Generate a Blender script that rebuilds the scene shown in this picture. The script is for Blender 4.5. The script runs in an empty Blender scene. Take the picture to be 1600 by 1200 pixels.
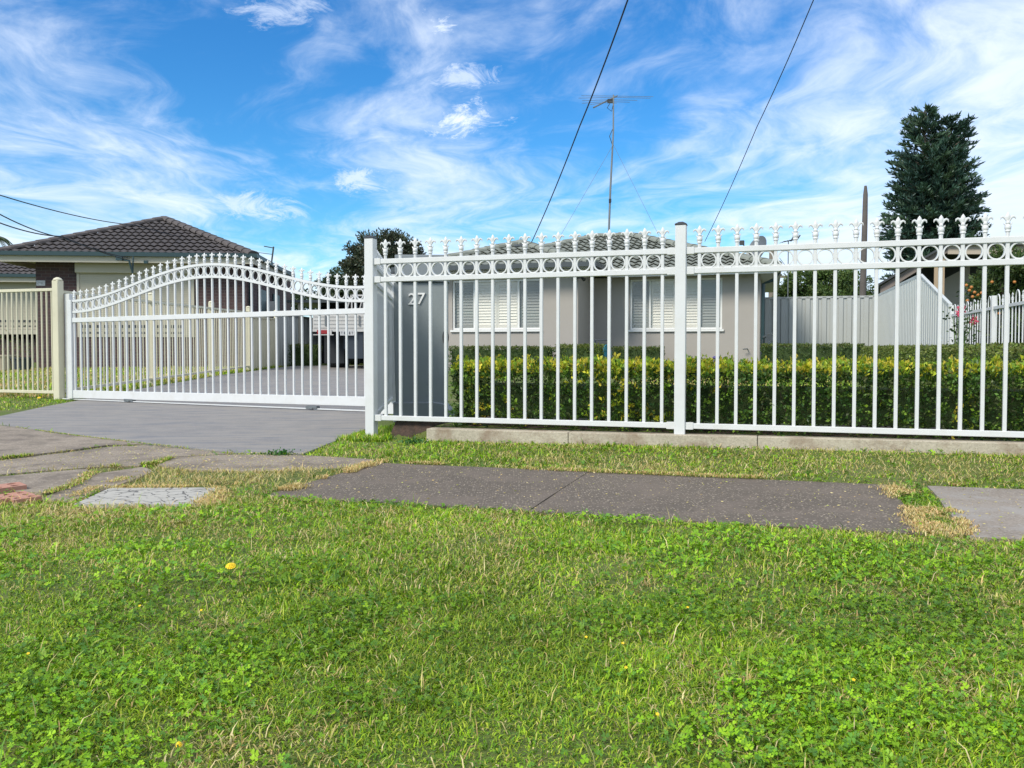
import bpy, bmesh, math, random
import numpy as np
from mathutils import Vector, Matrix, noise as mnoise

random.seed(7)
RNG = np.random.default_rng(11)
S = bpy.context.scene
COL = S.collection

# ------------------------------------------------------------------ camera
F = 1300.0          # focal length in photo pixels (photo 1600 wide)
HC = 0.71           # eye height
HZ = 543.0          # horizon row
cd = bpy.data.cameras.new('camera'); cam = bpy.data.objects.new('camera', cd); COL.objects.link(cam)
cam.location = (0, 0, HC)
PITCH = 0.030
cam.rotation_euler = (math.pi / 2 - PITCH, 0, 0)
cd.sensor_width = 36; cd.lens = 36 * F / 1600
cd.shift_y = -(57 - F * math.tan(PITCH)) / 1600
cd.clip_start = 0.05; cd.clip_end = 3000
S.camera = cam

# ------------------------------------------------------------------ light
TO_SUN = Vector((-0.60, -0.62, 0.78)).normalized()
sl_ = bpy.data.lights.new('sun', 'SUN'); sun = bpy.data.objects.new('sun', sl_); COL.objects.link(sun)
sl_.energy = 3.0; sl_.angle = math.radians(18); sl_.color = (1.0, 0.93, 0.80)
sun.rotation_euler = TO_SUN.to_track_quat('Z', 'Y').to_euler()
sun.location = (0, 0, 30)

S.view_settings.view_transform = 'Standard'
S.view_settings.look = 'None'
S.view_settings.exposure = 0.36
S.view_settings.gamma = 1.0
S.view_settings.use_curve_mapping = False
S.cycles.max_bounces = 6
S.cycles.transparent_max_bounces = 6


class NT:
    """tiny node-tree helper"""
    def __init__(s, tree):
        s.t = tree; s.t.nodes.clear()
    def n(s, kind, inp=None, **kw):
        nd = s.t.nodes.new(kind)
        for k, v in kw.items(): setattr(nd, k, v)
        for k, v in (inp or {}).items():
            sk = nd.inputs[k]
            if isinstance(v, bpy.types.NodeSocket): s.t.links.new(v, sk)
            else: sk.default_value = v
        return nd
    def math(s, op, a, b=0.0, c=0.0, clamp=False):
        nd = s.n('ShaderNodeMath', {0: a, 1: b, 2: c}, operation=op); nd.use_clamp = clamp
        return nd.outputs[0]
    def mix(s, f, a, b, blend='MIX'):
        nd = s.n('ShaderNodeMix', data_type='RGBA', blend_type=blend)
        for i, v in ((0, f), (6, a), (7, b)):
            sk = nd.inputs[i]
            if isinstance(v, bpy.types.NodeSocket): s.t.links.new(v, sk)
            else: sk.default_value = v
        return nd.outputs[2]
    def ramp(s, f, pts, interp='LINEAR'):
        nd = s.n('ShaderNodeValToRGB', {0: f}); r = nd.color_ramp; r.interpolation = interp
        while len(r.elements) < len(pts): r.elements.new(0.5)
        for e, (p, c) in zip(r.elements, pts):
            e.position = p; e.color = c if len(c) == 4 else (*c, 1)
        return nd.outputs[0]
    def noise(s, vec, scale, detail=4, rough=0.55, dist=0.0):
        return s.n('ShaderNodeTexNoise', {'Vector': vec, 'Scale': scale, 'Detail': detail, 'Roughness': rough, 'Distortion': dist}).outputs[0]


# ------------------------------------------------------------------ sky
world = bpy.data.worlds.new('World'); S.world = world; world.use_nodes = True
w = NT(world.node_tree)
tc = w.n('ShaderNodeTexCoord').outputs['Generated']
sky = w.n('ShaderNodeTexSky', sky_type='NISHITA')
sky.sun_disc = False
sky.sun_elevation = math.asin(TO_SUN.z)
sky.sun_rotation = math.atan2(TO_SUN.x, TO_SUN.y)
sky.air_density = 1.0; sky.dust_density = 0.35; sky.ozone_density = 2.2
hs = w.n('ShaderNodeHueSaturation', {'Hue': 0.505, 'Saturation': 1.32, 'Value': 1.25, 'Color': sky.outputs[0]})
base = w.mix(1.0, hs.outputs[0], (0.50, 0.92, 1.05, 1), 'MULTIPLY')
sep = w.n('ShaderNodeSeparateXYZ', {0: tc})
dx, dy, dz = sep.outputs
zc = w.math('ADD', w.math('MAXIMUM', dz, 0.0), 0.045)
cx = w.math('DIVIDE', dx, zc); cy = w.math('DIVIDE', dy, zc)
pl = w.n('ShaderNodeCombineXYZ', {0: cx, 1: cy, 2: 0.0}).outputs[0]
rot = w.n('ShaderNodeMapping', {'Vector': pl, 'Rotation': (0, 0, math.radians(-7)), 'Location': (3.1, 1.7, 0)}).outputs[0]
# thin streaky cirrus: long along the wind, narrow across
warp = w.n('ShaderNodeTexNoise', {'Vector': rot, 'Scale': 0.45, 'Detail': 3}).outputs[1]
rw = w.n('ShaderNodeVectorMath', {0: rot, 1: w.n('ShaderNodeVectorMath', {0: warp, 3: 1.7}, operation='SCALE').outputs[0]}, operation='ADD').outputs[0]
st = w.n('ShaderNodeMapping', {'Vector': rw, 'Scale': (1.0, 0.30, 1)}).outputs[0]
n1 = w.noise(st, 0.85, 9, 0.58, 0.25)
n2 = w.noise(w.n('ShaderNodeMapping', {'Vector': rw, 'Scale': (1.0, 0.5, 1), 'Location': (9, 4, 0)}).outputs[0], 3.2, 8, 0.62, 0.5)
cover = w.noise(w.n('ShaderNodeMapping', {'Vector': rot, 'Location': (0.4, 7.3, 0)}).outputs[0], 0.33, 2, 0.5)
# broad cover: thicker bank to the right of the street, wisps elsewhere
az = w.n('ShaderNodeMath', {0: dx, 1: w.math('MAXIMUM', dy, 0.05)}, operation='DIVIDE').outputs[0]
right = w.n('ShaderNodeMapRange', {0: az, 1: 0.10, 2: 0.55, 3: 0.0, 4: 0.22}, interpolation_type='SMOOTHSTEP').outputs[0]
low = w.n('ShaderNodeMapRange', {0: dz, 1: 0.22, 2: 0.03, 3: 0.0, 4: 0.13}, interpolation_type='SMOOTHSTEP').outputs[0]
left = w.n('ShaderNodeMapRange', {0: az, 1: -0.12, 2: -0.5, 3: 0.0, 4: 0.09}, interpolation_type='SMOOTHSTEP').outputs[0]
m = w.math('ADD', w.math('MULTIPLY', n1, 0.74), w.math('MULTIPLY', n2, 0.42))
m = w.math('ADD', m, w.math('MULTIPLY', w.math('SUBTRACT', cover, 0.5), 0.35))
m = w.math('ADD', m, right); m = w.math('ADD', m, low); m = w.math('ADD', m, left)
mask = w.n('ShaderNodeMapRange', {0: m, 1: 0.50, 2: 0.84, 3: 0.0, 4: 0.92}, interpolation_type='SMOOTHSTEP').outputs[0]


def puff(px, py, rx, ry, dens):
    u0, v0 = (px - 800) / F, (HZ - py) / F
    a = w.math('DIVIDE', w.math('SUBTRACT', az, u0), rx / F)
    el = w.math('DIVIDE', dz, w.math('MAXIMUM', dy, 0.05))
    b = w.math('DIVIDE', w.math('SUBTRACT', el, v0), ry / F)
    d = w.math('SQRT', w.math('ADD', w.math('MULTIPLY', a, a), w.math('MULTIPLY', b, b)))
    k = w.math('SUBTRACT', 1.0, d)
    k = w.math('ADD', k, w.math('MULTIPLY', w.math('SUBTRACT', pn, 0.5), 4.6))
    r = w.n('ShaderNodeMapRange', {0: k, 1: 0.0, 2: 1.25, 3: 0.0, 4: dens}, interpolation_type='SMOOTHSTEP').outputs[0]
    front = w.n('ShaderNodeMapRange', {0: dy, 1: 0.1, 2: 0.2, 3: 0.0, 4: 1.0}).outputs[0]
    return w.math('MULTIPLY', r, front)


pn = w.noise(w.n('ShaderNodeMapping', {'Vector': tc, 'Scale': (0.7, 1, 1.5)}).outputs[0], 30.0, 8, 0.72, 0.8)
pm = None
for a in ((722, 190, 66, 32, 1.0), (690, 48, 36, 30, 0.8), (725, 122, 62, 28, 0.7), (570, 283, 55, 25, 0.75), (395, 324, 95, 28, 0.7), (450, 25, 75, 30, 0.55)):
    p = puff(*a)
    pm = p if pm is None else w.math('MAXIMUM', pm, p)
allm = w.math('MAXIMUM', mask, pm)
ccol = w.mix(w.math('MULTIPLY', n2, 0.9), (5.9, 6.9, 8.6, 1), (8.4, 9.0, 9.8, 1))
skyc = w.mix(allm, base, ccol)
# haze towards the horizon
hz = w.n('ShaderNodeMapRange', {0: dz, 1: 0.16, 2: -0.01, 3: 0.0, 4: 0.34}, interpolation_type='SMOOTHSTEP').outputs[0]
skyc = w.mix(hz, skyc, (5.6, 7.9, 9.4, 1))
bg = w.n('ShaderNodeBackground', {'Color': skyc, 'Strength': 0.106})
wo = w.n('ShaderNodeOutputWorld', {'Surface': bg.outputs[0]})


# ------------------------------------------------------------------ helpers
def W(px, py, Y):
    return Vector(((px - 800) / F * Y, Y, HC - (py - HZ) / F * Y))
def G(px, py, z=0.0):
    Y = (HC - z) * F / (py - HZ)
    return ((px - 800) / F * Y, Y)
def PX(px, C, K):
    u = (px - 800) / F; Y = C / (1 + K * u)
    return (u * Y, Y)
K0 = 0.31; N0 = math.hypot(1, K0)          # street direction: front fence, footpath, house
FC = 6.153                                  # fence line  Y + K0 X = FC
FO = PX(580, FC, K0)                        # first front post
FA = -math.atan(K0)
def fdist(x, y): return (y + K0 * x - FC) / N0        # distance behind the fence line
def fs(x, y): return ((x - FO[0]) - K0 * (y - FO[1])) / N0   # position along the fence
def fw(s, d): return (FO[0] + (s + K0 * d) / N0, FO[1] + (d - K0 * s) / N0)
def sstep(a, b, x):
    t = np.clip((x - a) / (b - a), 0, 1); return t * t * (3 - 2 * t)
def ground_z(x, y):
    x = np.asarray(x, float); y = np.asarray(y, float)
    d = fdist(x, y); s = fs(x, y)
    z = 0.0135 * np.clip(d - 3, 0, 13)
    inside = sstep(0.16, 0.3, s) * sstep(-0.02, 0.05, d) * (1 - sstep(2.5, 5, d))
    z = z + 0.105 * inside
    z = z + 0.045 * sstep(0.0, 4.5, s) * sstep(-1.0, -0.15, d) * (1 - sstep(-0.02, 0.05, d))
    return z
def gz(x, y): return float(ground_z(x, y))


def tag(o, label=None, cat=None, group=None, kind=None):
    if label: o['label'] = label
    if cat: o['category'] = cat
    if group: o['group'] = group
    if kind: o['kind'] = kind
    return o
def link(o, parent=None):
    COL.objects.link(o)
    if parent: o.parent = parent
    return o
def empty(name, loc, rz=0.0, label=None, cat=None, group=None):
    o = bpy.data.objects.new(name, None); o.empty_display_size = 0.2
    o.location = loc; o.rotation_euler = (0, 0, rz); link(o)
    return tag(o, label, cat, group)
def place(name, me, parent=None, loc=(0, 0, 0), rot=(0, 0, 0), scale=(1, 1, 1), kind=None):
    o = bpy.data.objects.new(name, me); o.location = loc; o.rotation_euler = rot; o.scale = scale
    link(o, parent)
    if kind: o['kind'] = kind
    return o


class MB:
    """collects boxes, tubes and prisms into one mesh"""
    def __init__(s): s.v = []; s.f = []
    def add(s, vs, fs_):
        k = len(s.v); s.v += [tuple(v) for v in vs]; s.f += [tuple(i + k for i in f) for f in fs_]; return s
    def box(s, x0, x1, y0, y1, z0, z1, M=None):
        vs = [(x, y, z) for z in (z0, z1) for y in (y0, y1) for x in (x0, x1)]
        if M: vs = [M @ Vector(v) for v in vs]
        return s.add(vs, [(0, 2, 3, 1), (4, 5, 7, 6), (0, 1, 5, 4), (2, 6, 7, 3), (0, 4, 6, 2), (1, 3, 7, 5)])
    def cbox(s, c, d, M=None):
        return s.box(c[0] - d[0] / 2, c[0] + d[0] / 2, c[1] - d[1] / 2, c[1] + d[1] / 2, c[2] - d[2] / 2, c[2] + d[2] / 2, M)
    def tube(s, pts, rad, n=8, cap=True, flat=1.0):
        pts = [Vector(p) for p in pts]
        if not hasattr(rad, '__len__'): rad = [rad] * len(pts)
        vs = []; up = None
        for i, p in enumerate(pts):
            t = (pts[min(i + 1, len(pts) - 1)] - pts[max(i - 1, 0)]).normalized()
            if up is None: up = Vector((0, 1, 0)) if abs(t.y) < 0.9 else Vector((1, 0, 0))
            a = t.cross(up).normalized(); b = a.cross(t).normalized(); up = b
            for k in range(n):
                an = 2 * math.pi * k / n
                vs.append(p + (a * math.cos(an) + b * math.sin(an) * flat) * rad[i])
        fc = [(i * n + k, i * n + (k + 1) % n, (i + 1) * n + (k + 1) % n, (i + 1) * n + k) for i in range(len(pts) - 1) for k in range(n)]
        if cap: fc += [tuple(range(n))[::-1], tuple((len(pts) - 1) * n + k for k in range(n))]
        return s.add(vs, fc)
    def lathe(s, prof, n=10, c=(0, 0, 0)):
        return s.tube([(c[0], c[1], c[2] + z) for r, z in prof], [max(r, 1e-4) for r, z in prof], n)
    def prism(s, poly, y0, y1, M=None):
        """poly in xz, thickness in y"""
        n = len(poly)
        vs = [(x, y0, z) for x, z in poly] + [(x, y1, z) for x, z in poly]
        if M: vs = [M @ Vector(v) for v in vs]
        return s.add(vs, [tuple(range(n)), tuple(range(2 * n - 1, n - 1, -1))] + [(i, i + n, (i + 1) % n + n, (i + 1) % n) for i in range(n)])
    def slab(s, poly, z0, z1):
        n = len(poly)
        vs = [(*p[:2], z0) for p in poly] + [(*p[:2], z1) for p in poly]
        return s.add(vs, [tuple(range(n))[::-1], tuple(range(n, 2 * n))] + [(i, (i + 1) % n, (i + 1) % n + n, i + n) for i in range(n)])
    def mesh(s, name, mat=None, bevel=0, smooth=False, fix=True):
        me = bpy.data.meshes.new(name); me.from_pydata(s.v, [], s.f)
        if mat: me.materials.append(mat)
        if bevel or fix:
            bm = bmesh.new(); bm.from_mesh(me)
            if fix: bmesh.ops.recalc_face_normals(bm, faces=bm.faces)
            if bevel: bmesh.ops.bevel(bm, geom=bm.edges[:] , offset=bevel, segments=1, affect='EDGES', clamp_overlap=True)
            bm.to_mesh(me); bm.free()
        if smooth:
            me.polygons.foreach_set('use_smooth', [True] * len(me.polygons))
            if hasattr(me, 'set_sharp_from_angle'): me.set_sharp_from_angle(angle=math.radians(40))
        me.update(); return me
    def build(s, name, mat, parent=None, loc=(0, 0, 0), rot=(0, 0, 0), bevel=0, smooth=False, kind=None):
        return place(name, s.mesh(name, mat, bevel, smooth), parent, loc, rot, kind=kind)


# ------------------------------------------------------------------ materials
def mat(name, col, rough=0.6, var=0.12, vscale=6.0, bump=0.0, bscale=60.0, metal=0.0, dirt=None, dscale=1.5, damt=0.5, spec=0.5, stretch=(1, 1, 1)):
    m_ = bpy.data.materials.new(name); m_.use_nodes = True; t = NT(m_.node_tree)
    oc = t.n('ShaderNodeTexCoord').outputs['Object']
    mp = t.n('ShaderNodeMapping', {'Vector': oc, 'Scale': stretch}).outputs[0]
    n = t.noise(mp, vscale, 5)
    c = t.mix(n, (*[x * (1 - var) for x in col], 1), (*[min(x * (1 + var), 1) for x in col], 1))
    if dirt:
        dn = t.n('ShaderNodeMapRange', {0: t.noise(mp, dscale, 6, 0.65), 1: 0.45, 2: 0.75, 3: 0.0, 4: damt}).outputs[0]
        c = t.mix(dn, c, (*dirt, 1))
    inp = {'Base Color': c, 'Roughness': rough, 'Metallic': metal, 'Specular IOR Level': spec}
    if bump:
        inp['Normal'] = t.n('ShaderNodeBump', {'Height': t.noise(mp, bscale, 4), 'Strength': 0.5, 'Distance': bump}).outputs[0]
    p_ = t.n('ShaderNodeBsdfPrincipled', inp)
    t.n('ShaderNodeOutputMaterial', {'Surface': p_.outputs[0]})
    return m_
def leafmat(name, rough=0.5, trans=0.3, spec=0.35):
    m_ = bpy.data.materials.new(name); m_.use_nodes = True; t = NT(m_.node_tree)
    c = t.n('ShaderNodeAttribute', attribute_name='Col').outputs['Color']
    p_ = t.n('ShaderNodeBsdfPrincipled', {'Base Color': c, 'Roughness': rough, 'Specular IOR Level': spec})
    tr = t.n('ShaderNodeBsdfTranslucent', {'Color': t.mix(1.0, c, (1.0, 1.05, 0.6, 1), 'MULTIPLY')})
    mx = t.n('ShaderNodeMixShader', {0: trans, 1: p_.outputs[0], 2: tr.outputs[0]})
    t.n('ShaderNodeOutputMaterial', {'Surface': mx.outputs[0]})
    return m_

M_white = mat('white_powdercoat', (0.635, 0.645, 0.645), 0.38, 0.03, 8, dirt=(0.50, 0.48, 0.43), dscale=7, damt=0.36)
M_cap = mat('black_plastic_cap', (0.03, 0.032, 0.035), 0.5)
M_cream = mat('cream_steel', (0.62, 0.58, 0.43), 0.45, 0.05, 5, dirt=(0.42, 0.37, 0.26), dscale=3, damt=0.3)
M_grey_sheet = mat('grey_steel_sheet', (0.40, 0.415, 0.40), 0.45, 0.05, 3)
M_pale_sheet = mat('pale_grey_sheet', (0.50, 0.52, 0.50), 0.45, 0.05, 3)
M_slab_grey = mat('grey_painted_render', (0.22, 0.25, 0.255), 0.75, 0.12, 3, 0.003, 40, dirt=(0.20, 0.22, 0.23), dscale=2.0, damt=0.6)
M_slab_top = mat('grey_cap_render', (0.20, 0.225, 0.24), 0.7, 0.10, 4, 0.002, 50)
M_render = mat('beige_wall_render', (0.36, 0.333, 0.303), 0.85, 0.05, 1.2, 0.003, 90, dirt=(0.31, 0.28, 0.25), dscale=0.8, damt=0.4)
M_render_grey = mat('grey_wall_render', (0.22, 0.22, 0.22), 0.85, 0.05, 1.2, 0.003, 90)
M_gutter_dk = mat('dark_grey_gutter', (0.055, 0.065, 0.07), 0.4, 0.08, 2)
M_gutter_gr = mat('dark_green_gutter', (0.022, 0.05, 0.055), 0.4, 0.1, 2)
M_fascia = mat('white_fascia', (0.60, 0.60, 0.58), 0.5, 0.05, 2)
M_fascia_cream = mat('cream_fascia', (0.50, 0.46, 0.37), 0.6, 0.06, 2)
M_tile_gr = mat('greygreen_roof_tile', (0.20, 0.215, 0.185), 0.85, 0.35, 2.2, 0.004, 50, dirt=(0.30, 0.31, 0.26), dscale=3, damt=0.65)
M_tile_br = mat('brown_roof_tile', (0.075, 0.064, 0.062), 0.75, 0.35, 1.6, 0.004, 50, dirt=(0.17, 0.145, 0.13), dscale=2.5, damt=0.7)
M_tile_edge = M_tile_br
M_shut_slat = mat('shutter_white', (0.70, 0.68, 0.63), 0.45, 0.04, 3)
M_shut_slat_dk = mat('flyscreened_shutter', (0.27, 0.285, 0.28), 0.6, 0.08, 3)
M_winframe = mat('window_frame_white', (0.72, 0.72, 0.70), 0.4, 0.03)
M_roller = mat('cream_roller_shutter', (0.47, 0.43, 0.34), 0.5, 0.05, 2)
M_truck = mat('white_truck_paint', (0.52, 0.51, 0.49), 0.4, 0.06, 2, dirt=(0.40, 0.37, 0.33), dscale=2, damt=0.5)
M_black = mat('black_rubber', (0.02, 0.024, 0.03), 0.7)
M_darksteel = mat('dark_steel', (0.03, 0.04, 0.055), 0.5)
M_red = mat('red_lens', (0.28, 0.02, 0.025), 0.25)
M_alu = mat('aluminium', (0.30, 0.31, 0.32), 0.4, 0.08, metal=0.5)
M_cable = mat('black_cable', (0.012, 0.014, 0.02), 0.6)
M_bluecable = mat('dark_blue_cable', (0.02, 0.03, 0.07), 0.6)
M_galv = mat('galvanised_steel', (0.17, 0.185, 0.19), 0.45, 0.1, 9, metal=0.4)
M_bark = mat('grey_bark', (0.12, 0.095, 0.075), 0.95, 0.4, 5, 0.02, 14, stretch=(1, 1, 0.3))
M_palmbark = mat('palm_trunk_bark', (0.11, 0.098, 0.088), 0.95, 0.3, 3, 0.015, 25, stretch=(1, 1, 2.5))
M_pole = mat('grey_timber_pole', (0.20, 0.17, 0.14), 0.9, 0.25, 3, 0.01, 20, stretch=(3, 3, 0.3))
M_twig = mat('hedge_twigs', (0.13, 0.09, 0.06), 0.9, 0.3)
M_dirt = mat('soil_bank', (0.05, 0.034, 0.026), 0.95, 0.5, 22, 0.03, 30, dirt=(0.12, 0.07, 0.05), dscale=18, damt=0.7)
M_terra = mat('terracotta_brick', (0.42, 0.20, 0.14), 0.85, 0.18, 14, 0.004, 60, dirt=(0.33, 0.24, 0.19), dscale=10, damt=0.6)
M_blue = mat('blue_plastic', (0.03, 0.25, 0.38), 0.35)
M_clearpl = mat('pale_blue_plastic', (0.42, 0.55, 0.60), 0.35)
M_purple = mat('violet_fabric', (0.09, 0.075, 0.22), 0.8)
M_paleplate = mat('pale_plate', (0.50, 0.50, 0.51), 0.5)
M_print = mat('dark_print', (0.12, 0.13, 0.14), 0.6)
M_pot = mat('pot_cream', (0.45, 0.38, 0.28), 0.8, 0.15)
M_potdk = mat('pot_slate', (0.04, 0.05, 0.065), 0.6)
M_leaf = leafmat('leaf', 0.45, 0.22)
M_grass = leafmat('grass_blade', 0.5, 0.22, 0.35)
M_num = mat('white_numeral', (0.78, 0.78, 0.76), 0.4, 0.02)
M_shed = mat('brown_grey_fascia', (0.19, 0.155, 0.135), 0.7, 0.08)
M_shedlt = mat('beige_fascia', (0.40, 0.34, 0.27), 0.7, 0.06)
M_shadewall = mat('dark_painted_shade', (0.045, 0.05, 0.055), 0.8)  # near-black colour standing in for shade inside verandah and carport; also underlay, openings
M_orange = mat('orange_peel', (0.42, 0.16, 0.03), 0.45, 0.1)
M_petal = mat('dandelion_yellow', (0.85, 0.58, 0.01), 0.6, 0.1)
M_pink = mat('pink_petal', (0.75, 0.10, 0.16), 0.6, 0.1)
M_timber = mat('raw_timber', (0.36, 0.27, 0.18), 0.8, 0.2)


def glassmat():
    m_ = bpy.data.materials.new('window_glass'); m_.use_nodes = True; t = NT(m_.node_tree)
    fr = t.n('ShaderNodeFresnel', {'IOR': 1.5}).outputs[0]
    mx = t.n('ShaderNodeMixShader', {0: 0.04, 1: t.n('ShaderNodeBsdfTransparent', {'Color': (.96, .96, .95, 1)}).outputs[0], 2: t.n('ShaderNodeBsdfGlossy', {'Roughness': 0.02}).outputs[0]})
    t.n('ShaderNodeOutputMaterial', {'Surface': mx.outputs[0]}); return m_
M_glass = glassmat()


def brickmat():
    m_ = bpy.data.materials.new('dark_brick'); m_.use_nodes = True; t = NT(m_.node_tree)
    oc = t.n('ShaderNodeTexCoord').outputs['Object']
    sp = t.n('ShaderNodeSeparateXYZ', {0: oc})
    cb = t.n('ShaderNodeCombineXYZ', {0: t.math('ADD', sp.outputs[0], sp.outputs[1]), 1: sp.outputs[2], 2: 0.0}).outputs[0]
    b = t.n('ShaderNodeTexBrick', {'Vector': cb, 'Color1': (0.085, 0.046, 0.044, 1), 'Color2': (0.055, 0.034, 0.038, 1), 'Mortar': (0.12, 0.10, 0.095, 1),
                                   'Scale': 1.0, 'Mortar Size': 0.006, 'Mortar Smooth': 0.2, 'Brick Width': 0.24, 'Row Height': 0.086})
    bp = t.n('ShaderNodeBump', {'Height': b.outputs['Fac'], 'Strength': 0.6, 'Distance': 0.006}); bp.invert = True
    p_ = t.n('ShaderNodeBsdfPrincipled', {'Base Color': b.outputs[0], 'Roughness': 0.85, 'Normal': bp.outputs[0]})
    t.n('ShaderNodeOutputMaterial', {'Surface': p_.outputs[0]}); return m_
M_brick = brickmat()


def concmat(name, c0, c1, speck=0.5, speckcol=(0.42, 0.38, 0.33), sscale=90, wear=None, spd=0.62, streak=None, moss=0.0):
    m_ = bpy.data.materials.new(name); m_.use_nodes = True; t = NT(m_.node_tree)
    oc = t.n('ShaderNodeTexCoord').outputs['Object']
    big = t.noise(oc, 1.3, 6, 0.6)
    fine = t.noise(oc, 55, 5, 0.65)
    c = t.mix(t.n('ShaderNodeMapRange', {0: big, 1: 0.3, 2: 0.7}).outputs[0], (*c0, 1), (*c1, 1))
    c = t.mix(t.n('ShaderNodeMapRange', {0: fine, 1: 0.35, 2: 0.72, 3: 0, 4: 0.55}).outputs[0], c, (*[x * 1.45 for x in c1], 1))
    h = fine
    if speck:
        v = t.n('ShaderNodeTexVoronoi', {'Vector': oc, 'Scale': sscale}, feature='F1')
        rnd = t.n('ShaderNodeSeparateColor', {0: v.outputs['Color']}).outputs[0]
        a = t.math('LESS_THAN', v.outputs['Distance'], t.math('MULTIPLY', rnd, 0.42))
        a = t.math('MULTIPLY', a, t.math('GREATER_THAN', rnd, spd))
        c = t.mix(t.math('MULTIPLY', a, speck), c, (*speckcol, 1))
        dk = t.math('MULTIPLY', t.math('LESS_THAN', rnd, 0.3), t.math('LESS_THAN', v.outputs['Distance'], 0.3))
        c = t.mix(t.math('MULTIPLY', dk, 0.5), c, (*[x * 0.45 for x in c0], 1))
        h = t.math('ADD', h, t.math('MULTIPLY', a, 0.6))
    if streak:
        sn = t.noise(t.n('ShaderNodeMapping', {'Vector': oc, 'Rotation': (0, 0, 0.35), 'Scale': (0.8, 5, 1)}).outputs[0], 2.2, 6, 0.6, 0.6)
        c = t.mix(t.n('ShaderNodeMapRange', {0: sn, 1: 0.42, 2: 0.68, 3: 0, 4: 0.8}).outputs[0], c, (*streak, 1))
    if wear:
        wn = t.noise(oc, 3.5, 8, 0.7)
        c = t.mix(t.n('ShaderNodeMapRange', {0: wn, 1: 0.47, 2: 0.62, 3: 0, 4: 0.75}).outputs[0], c, (*wear, 1))
    if moss:
        wn = t.noise(oc, 6, 8, 0.75)
        c = t.mix(t.n('ShaderNodeMapRange', {0: wn, 1: 0.58, 2: 0.72, 3: 0, 4: moss}).outputs[0], c, (0.07, 0.08, 0.035, 1))
    bp = t.n('ShaderNodeBump', {'Height': h, 'Strength': 0.6, 'Distance': 0.004}).outputs[0]
    p_ = t.n('ShaderNodeBsdfPrincipled', {'Base Color': c, 'Roughness': 0.88, 'Normal': bp})
    t.n('ShaderNodeOutputMaterial', {'Surface': p_.outputs[0]}); return m_
M_path = concmat('dark_aggregate_path', (0.074, 0.058, 0.043), (0.118, 0.095, 0.072), 0.85, (0.40, 0.33, 0.25), 78, spd=0.45, wear=(0.155, 0.122, 0.095))
M_path2 = concmat('pale_concrete_path', (0.16, 0.132, 0.105), (0.26, 0.22, 0.18), 0.8, (0.36, 0.33, 0.29), 80, wear=(0.30, 0.275, 0.25))
M_oldconc = concmat('old_concrete', (0.165, 0.133, 0.10), (0.26, 0.213, 0.163), 0.8, (0.42, 0.36, 0.29), 62, spd=0.45, wear=(0.125, 0.10, 0.075), moss=0.7)
M_drive = concmat('driveway_coating', (0.185, 0.17, 0.16), (0.245, 0.225, 0.20), 0.0, streak=(0.125, 0.135, 0.16), wear=(0.26, 0.24, 0.22))
M_plinth = concmat('plinth_concrete', (0.32, 0.28, 0.215), (0.43, 0.385, 0.30), 0.2, wear=(0.22, 0.15, 0.10))


def groundmat():
    m_ = bpy.data.materials.new('lawn_soil'); m_.use_nodes = True; t = NT(m_.node_tree)
    oc = t.n('ShaderNodeTexCoord').outputs['Object']
    a = t.noise(oc, 45, 6, 0.7); b = t.noise(oc, 1.7, 5, 0.6)
    c = t.mix(a, (0.045, 0.06, 0.012, 1), (0.13, 0.19, 0.02, 1))
    c = t.mix(t.n('ShaderNodeMapRange', {0: b, 1: 0.45, 2: 0.7, 3: 0, 4: 0.6}).outputs[0], c, (0.16, 0.135, 0.06, 1))
    bp = t.n('ShaderNodeBump', {'Height': a, 'Strength': 0.8, 'Distance': 0.01}).outputs[0]
    p_ = t.n('ShaderNodeBsdfPrincipled', {'Base Color': c, 'Roughness': 0.95, 'Normal': bp})
    t.n('ShaderNodeOutputMaterial', {'Surface': p_.outputs[0]}); return m_
M_ground = groundmat()


# ------------------------------------------------------------------ ground sheet
def axis(lo, hi, fine_lo, fine_hi, step, grow):
    a = list(np.arange(fine_lo, fine_hi + 1e-6, step))
    s = step; v = a[0]; L = []
    while v > lo: s *= grow; v -= s; L.append(v)
    s = step; v = a[-1]; R = []
    while v < hi: s *= grow; v += s; R.append(v)
    return np.array(L[::-1] + a + R)
gx = axis(-900, 900, -7.5, 6.5, 0.07, 1.12); gy = axis(-60, 1500, 0.3, 8.2, 0.07, 1.10)
GX, GY = np.meshgrid(gx, gy)
ZZ = ground_z(GX, GY)
bumpf = np.array([[mnoise.noise(Vector((x * 1.3, y * 1.3, 0))) * 0.018 + mnoise.noise(Vector((x * 5, y * 5, 3))) * 0.006 for x in gx] for y in gy])
PATHPOLY = None
IDX = np.arange(len(gx) * len(gy)).reshape(len(gy), len(gx))

# paved areas, as outlines on the ground
def poly_px(pts, z=0.0): return [G(x, y, z) for x, y in pts]
def cl(px, C, K=K0): return PX(px, C, K)
CN, CFAR = 3.66, 4.97       # near and far edge of the footpath
near_dark_l, far_dark_l = G(410, 776), G(588, 724)
near_dark_r, far_dark_r = G(1452, 836), G(1392, 758)
def along(p, q, t): return (p[0] + (q[0] - p[0]) * t, p[1] + (q[1] - p[1]) * t)
dark = [near_dark_l, near_dark_r, far_dark_r, far_dark_l]
right_slab = [G(1520, 841), G(2700, 925), G(2350, 795), G(1452, 761)]
apron = poly_px([(-160, 634), (-160, 640), (0, 664), (120, 681), (220, 693), (300, 701), (370, 708), (470, 710), (572, 670)]) \
    + [(-1.40, 8.9), (-1.62, 12.0), (-2.2, 17.0), (-2.6, 25.0), (-6.45, 25.0)] + [(-6.52, 18.5), (-6.22, 14.9), (-6.0, 12.2), G(106, 628.5)] + poly_px([(60, 637), (0, 650)])
apron = apron[1:]
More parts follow.
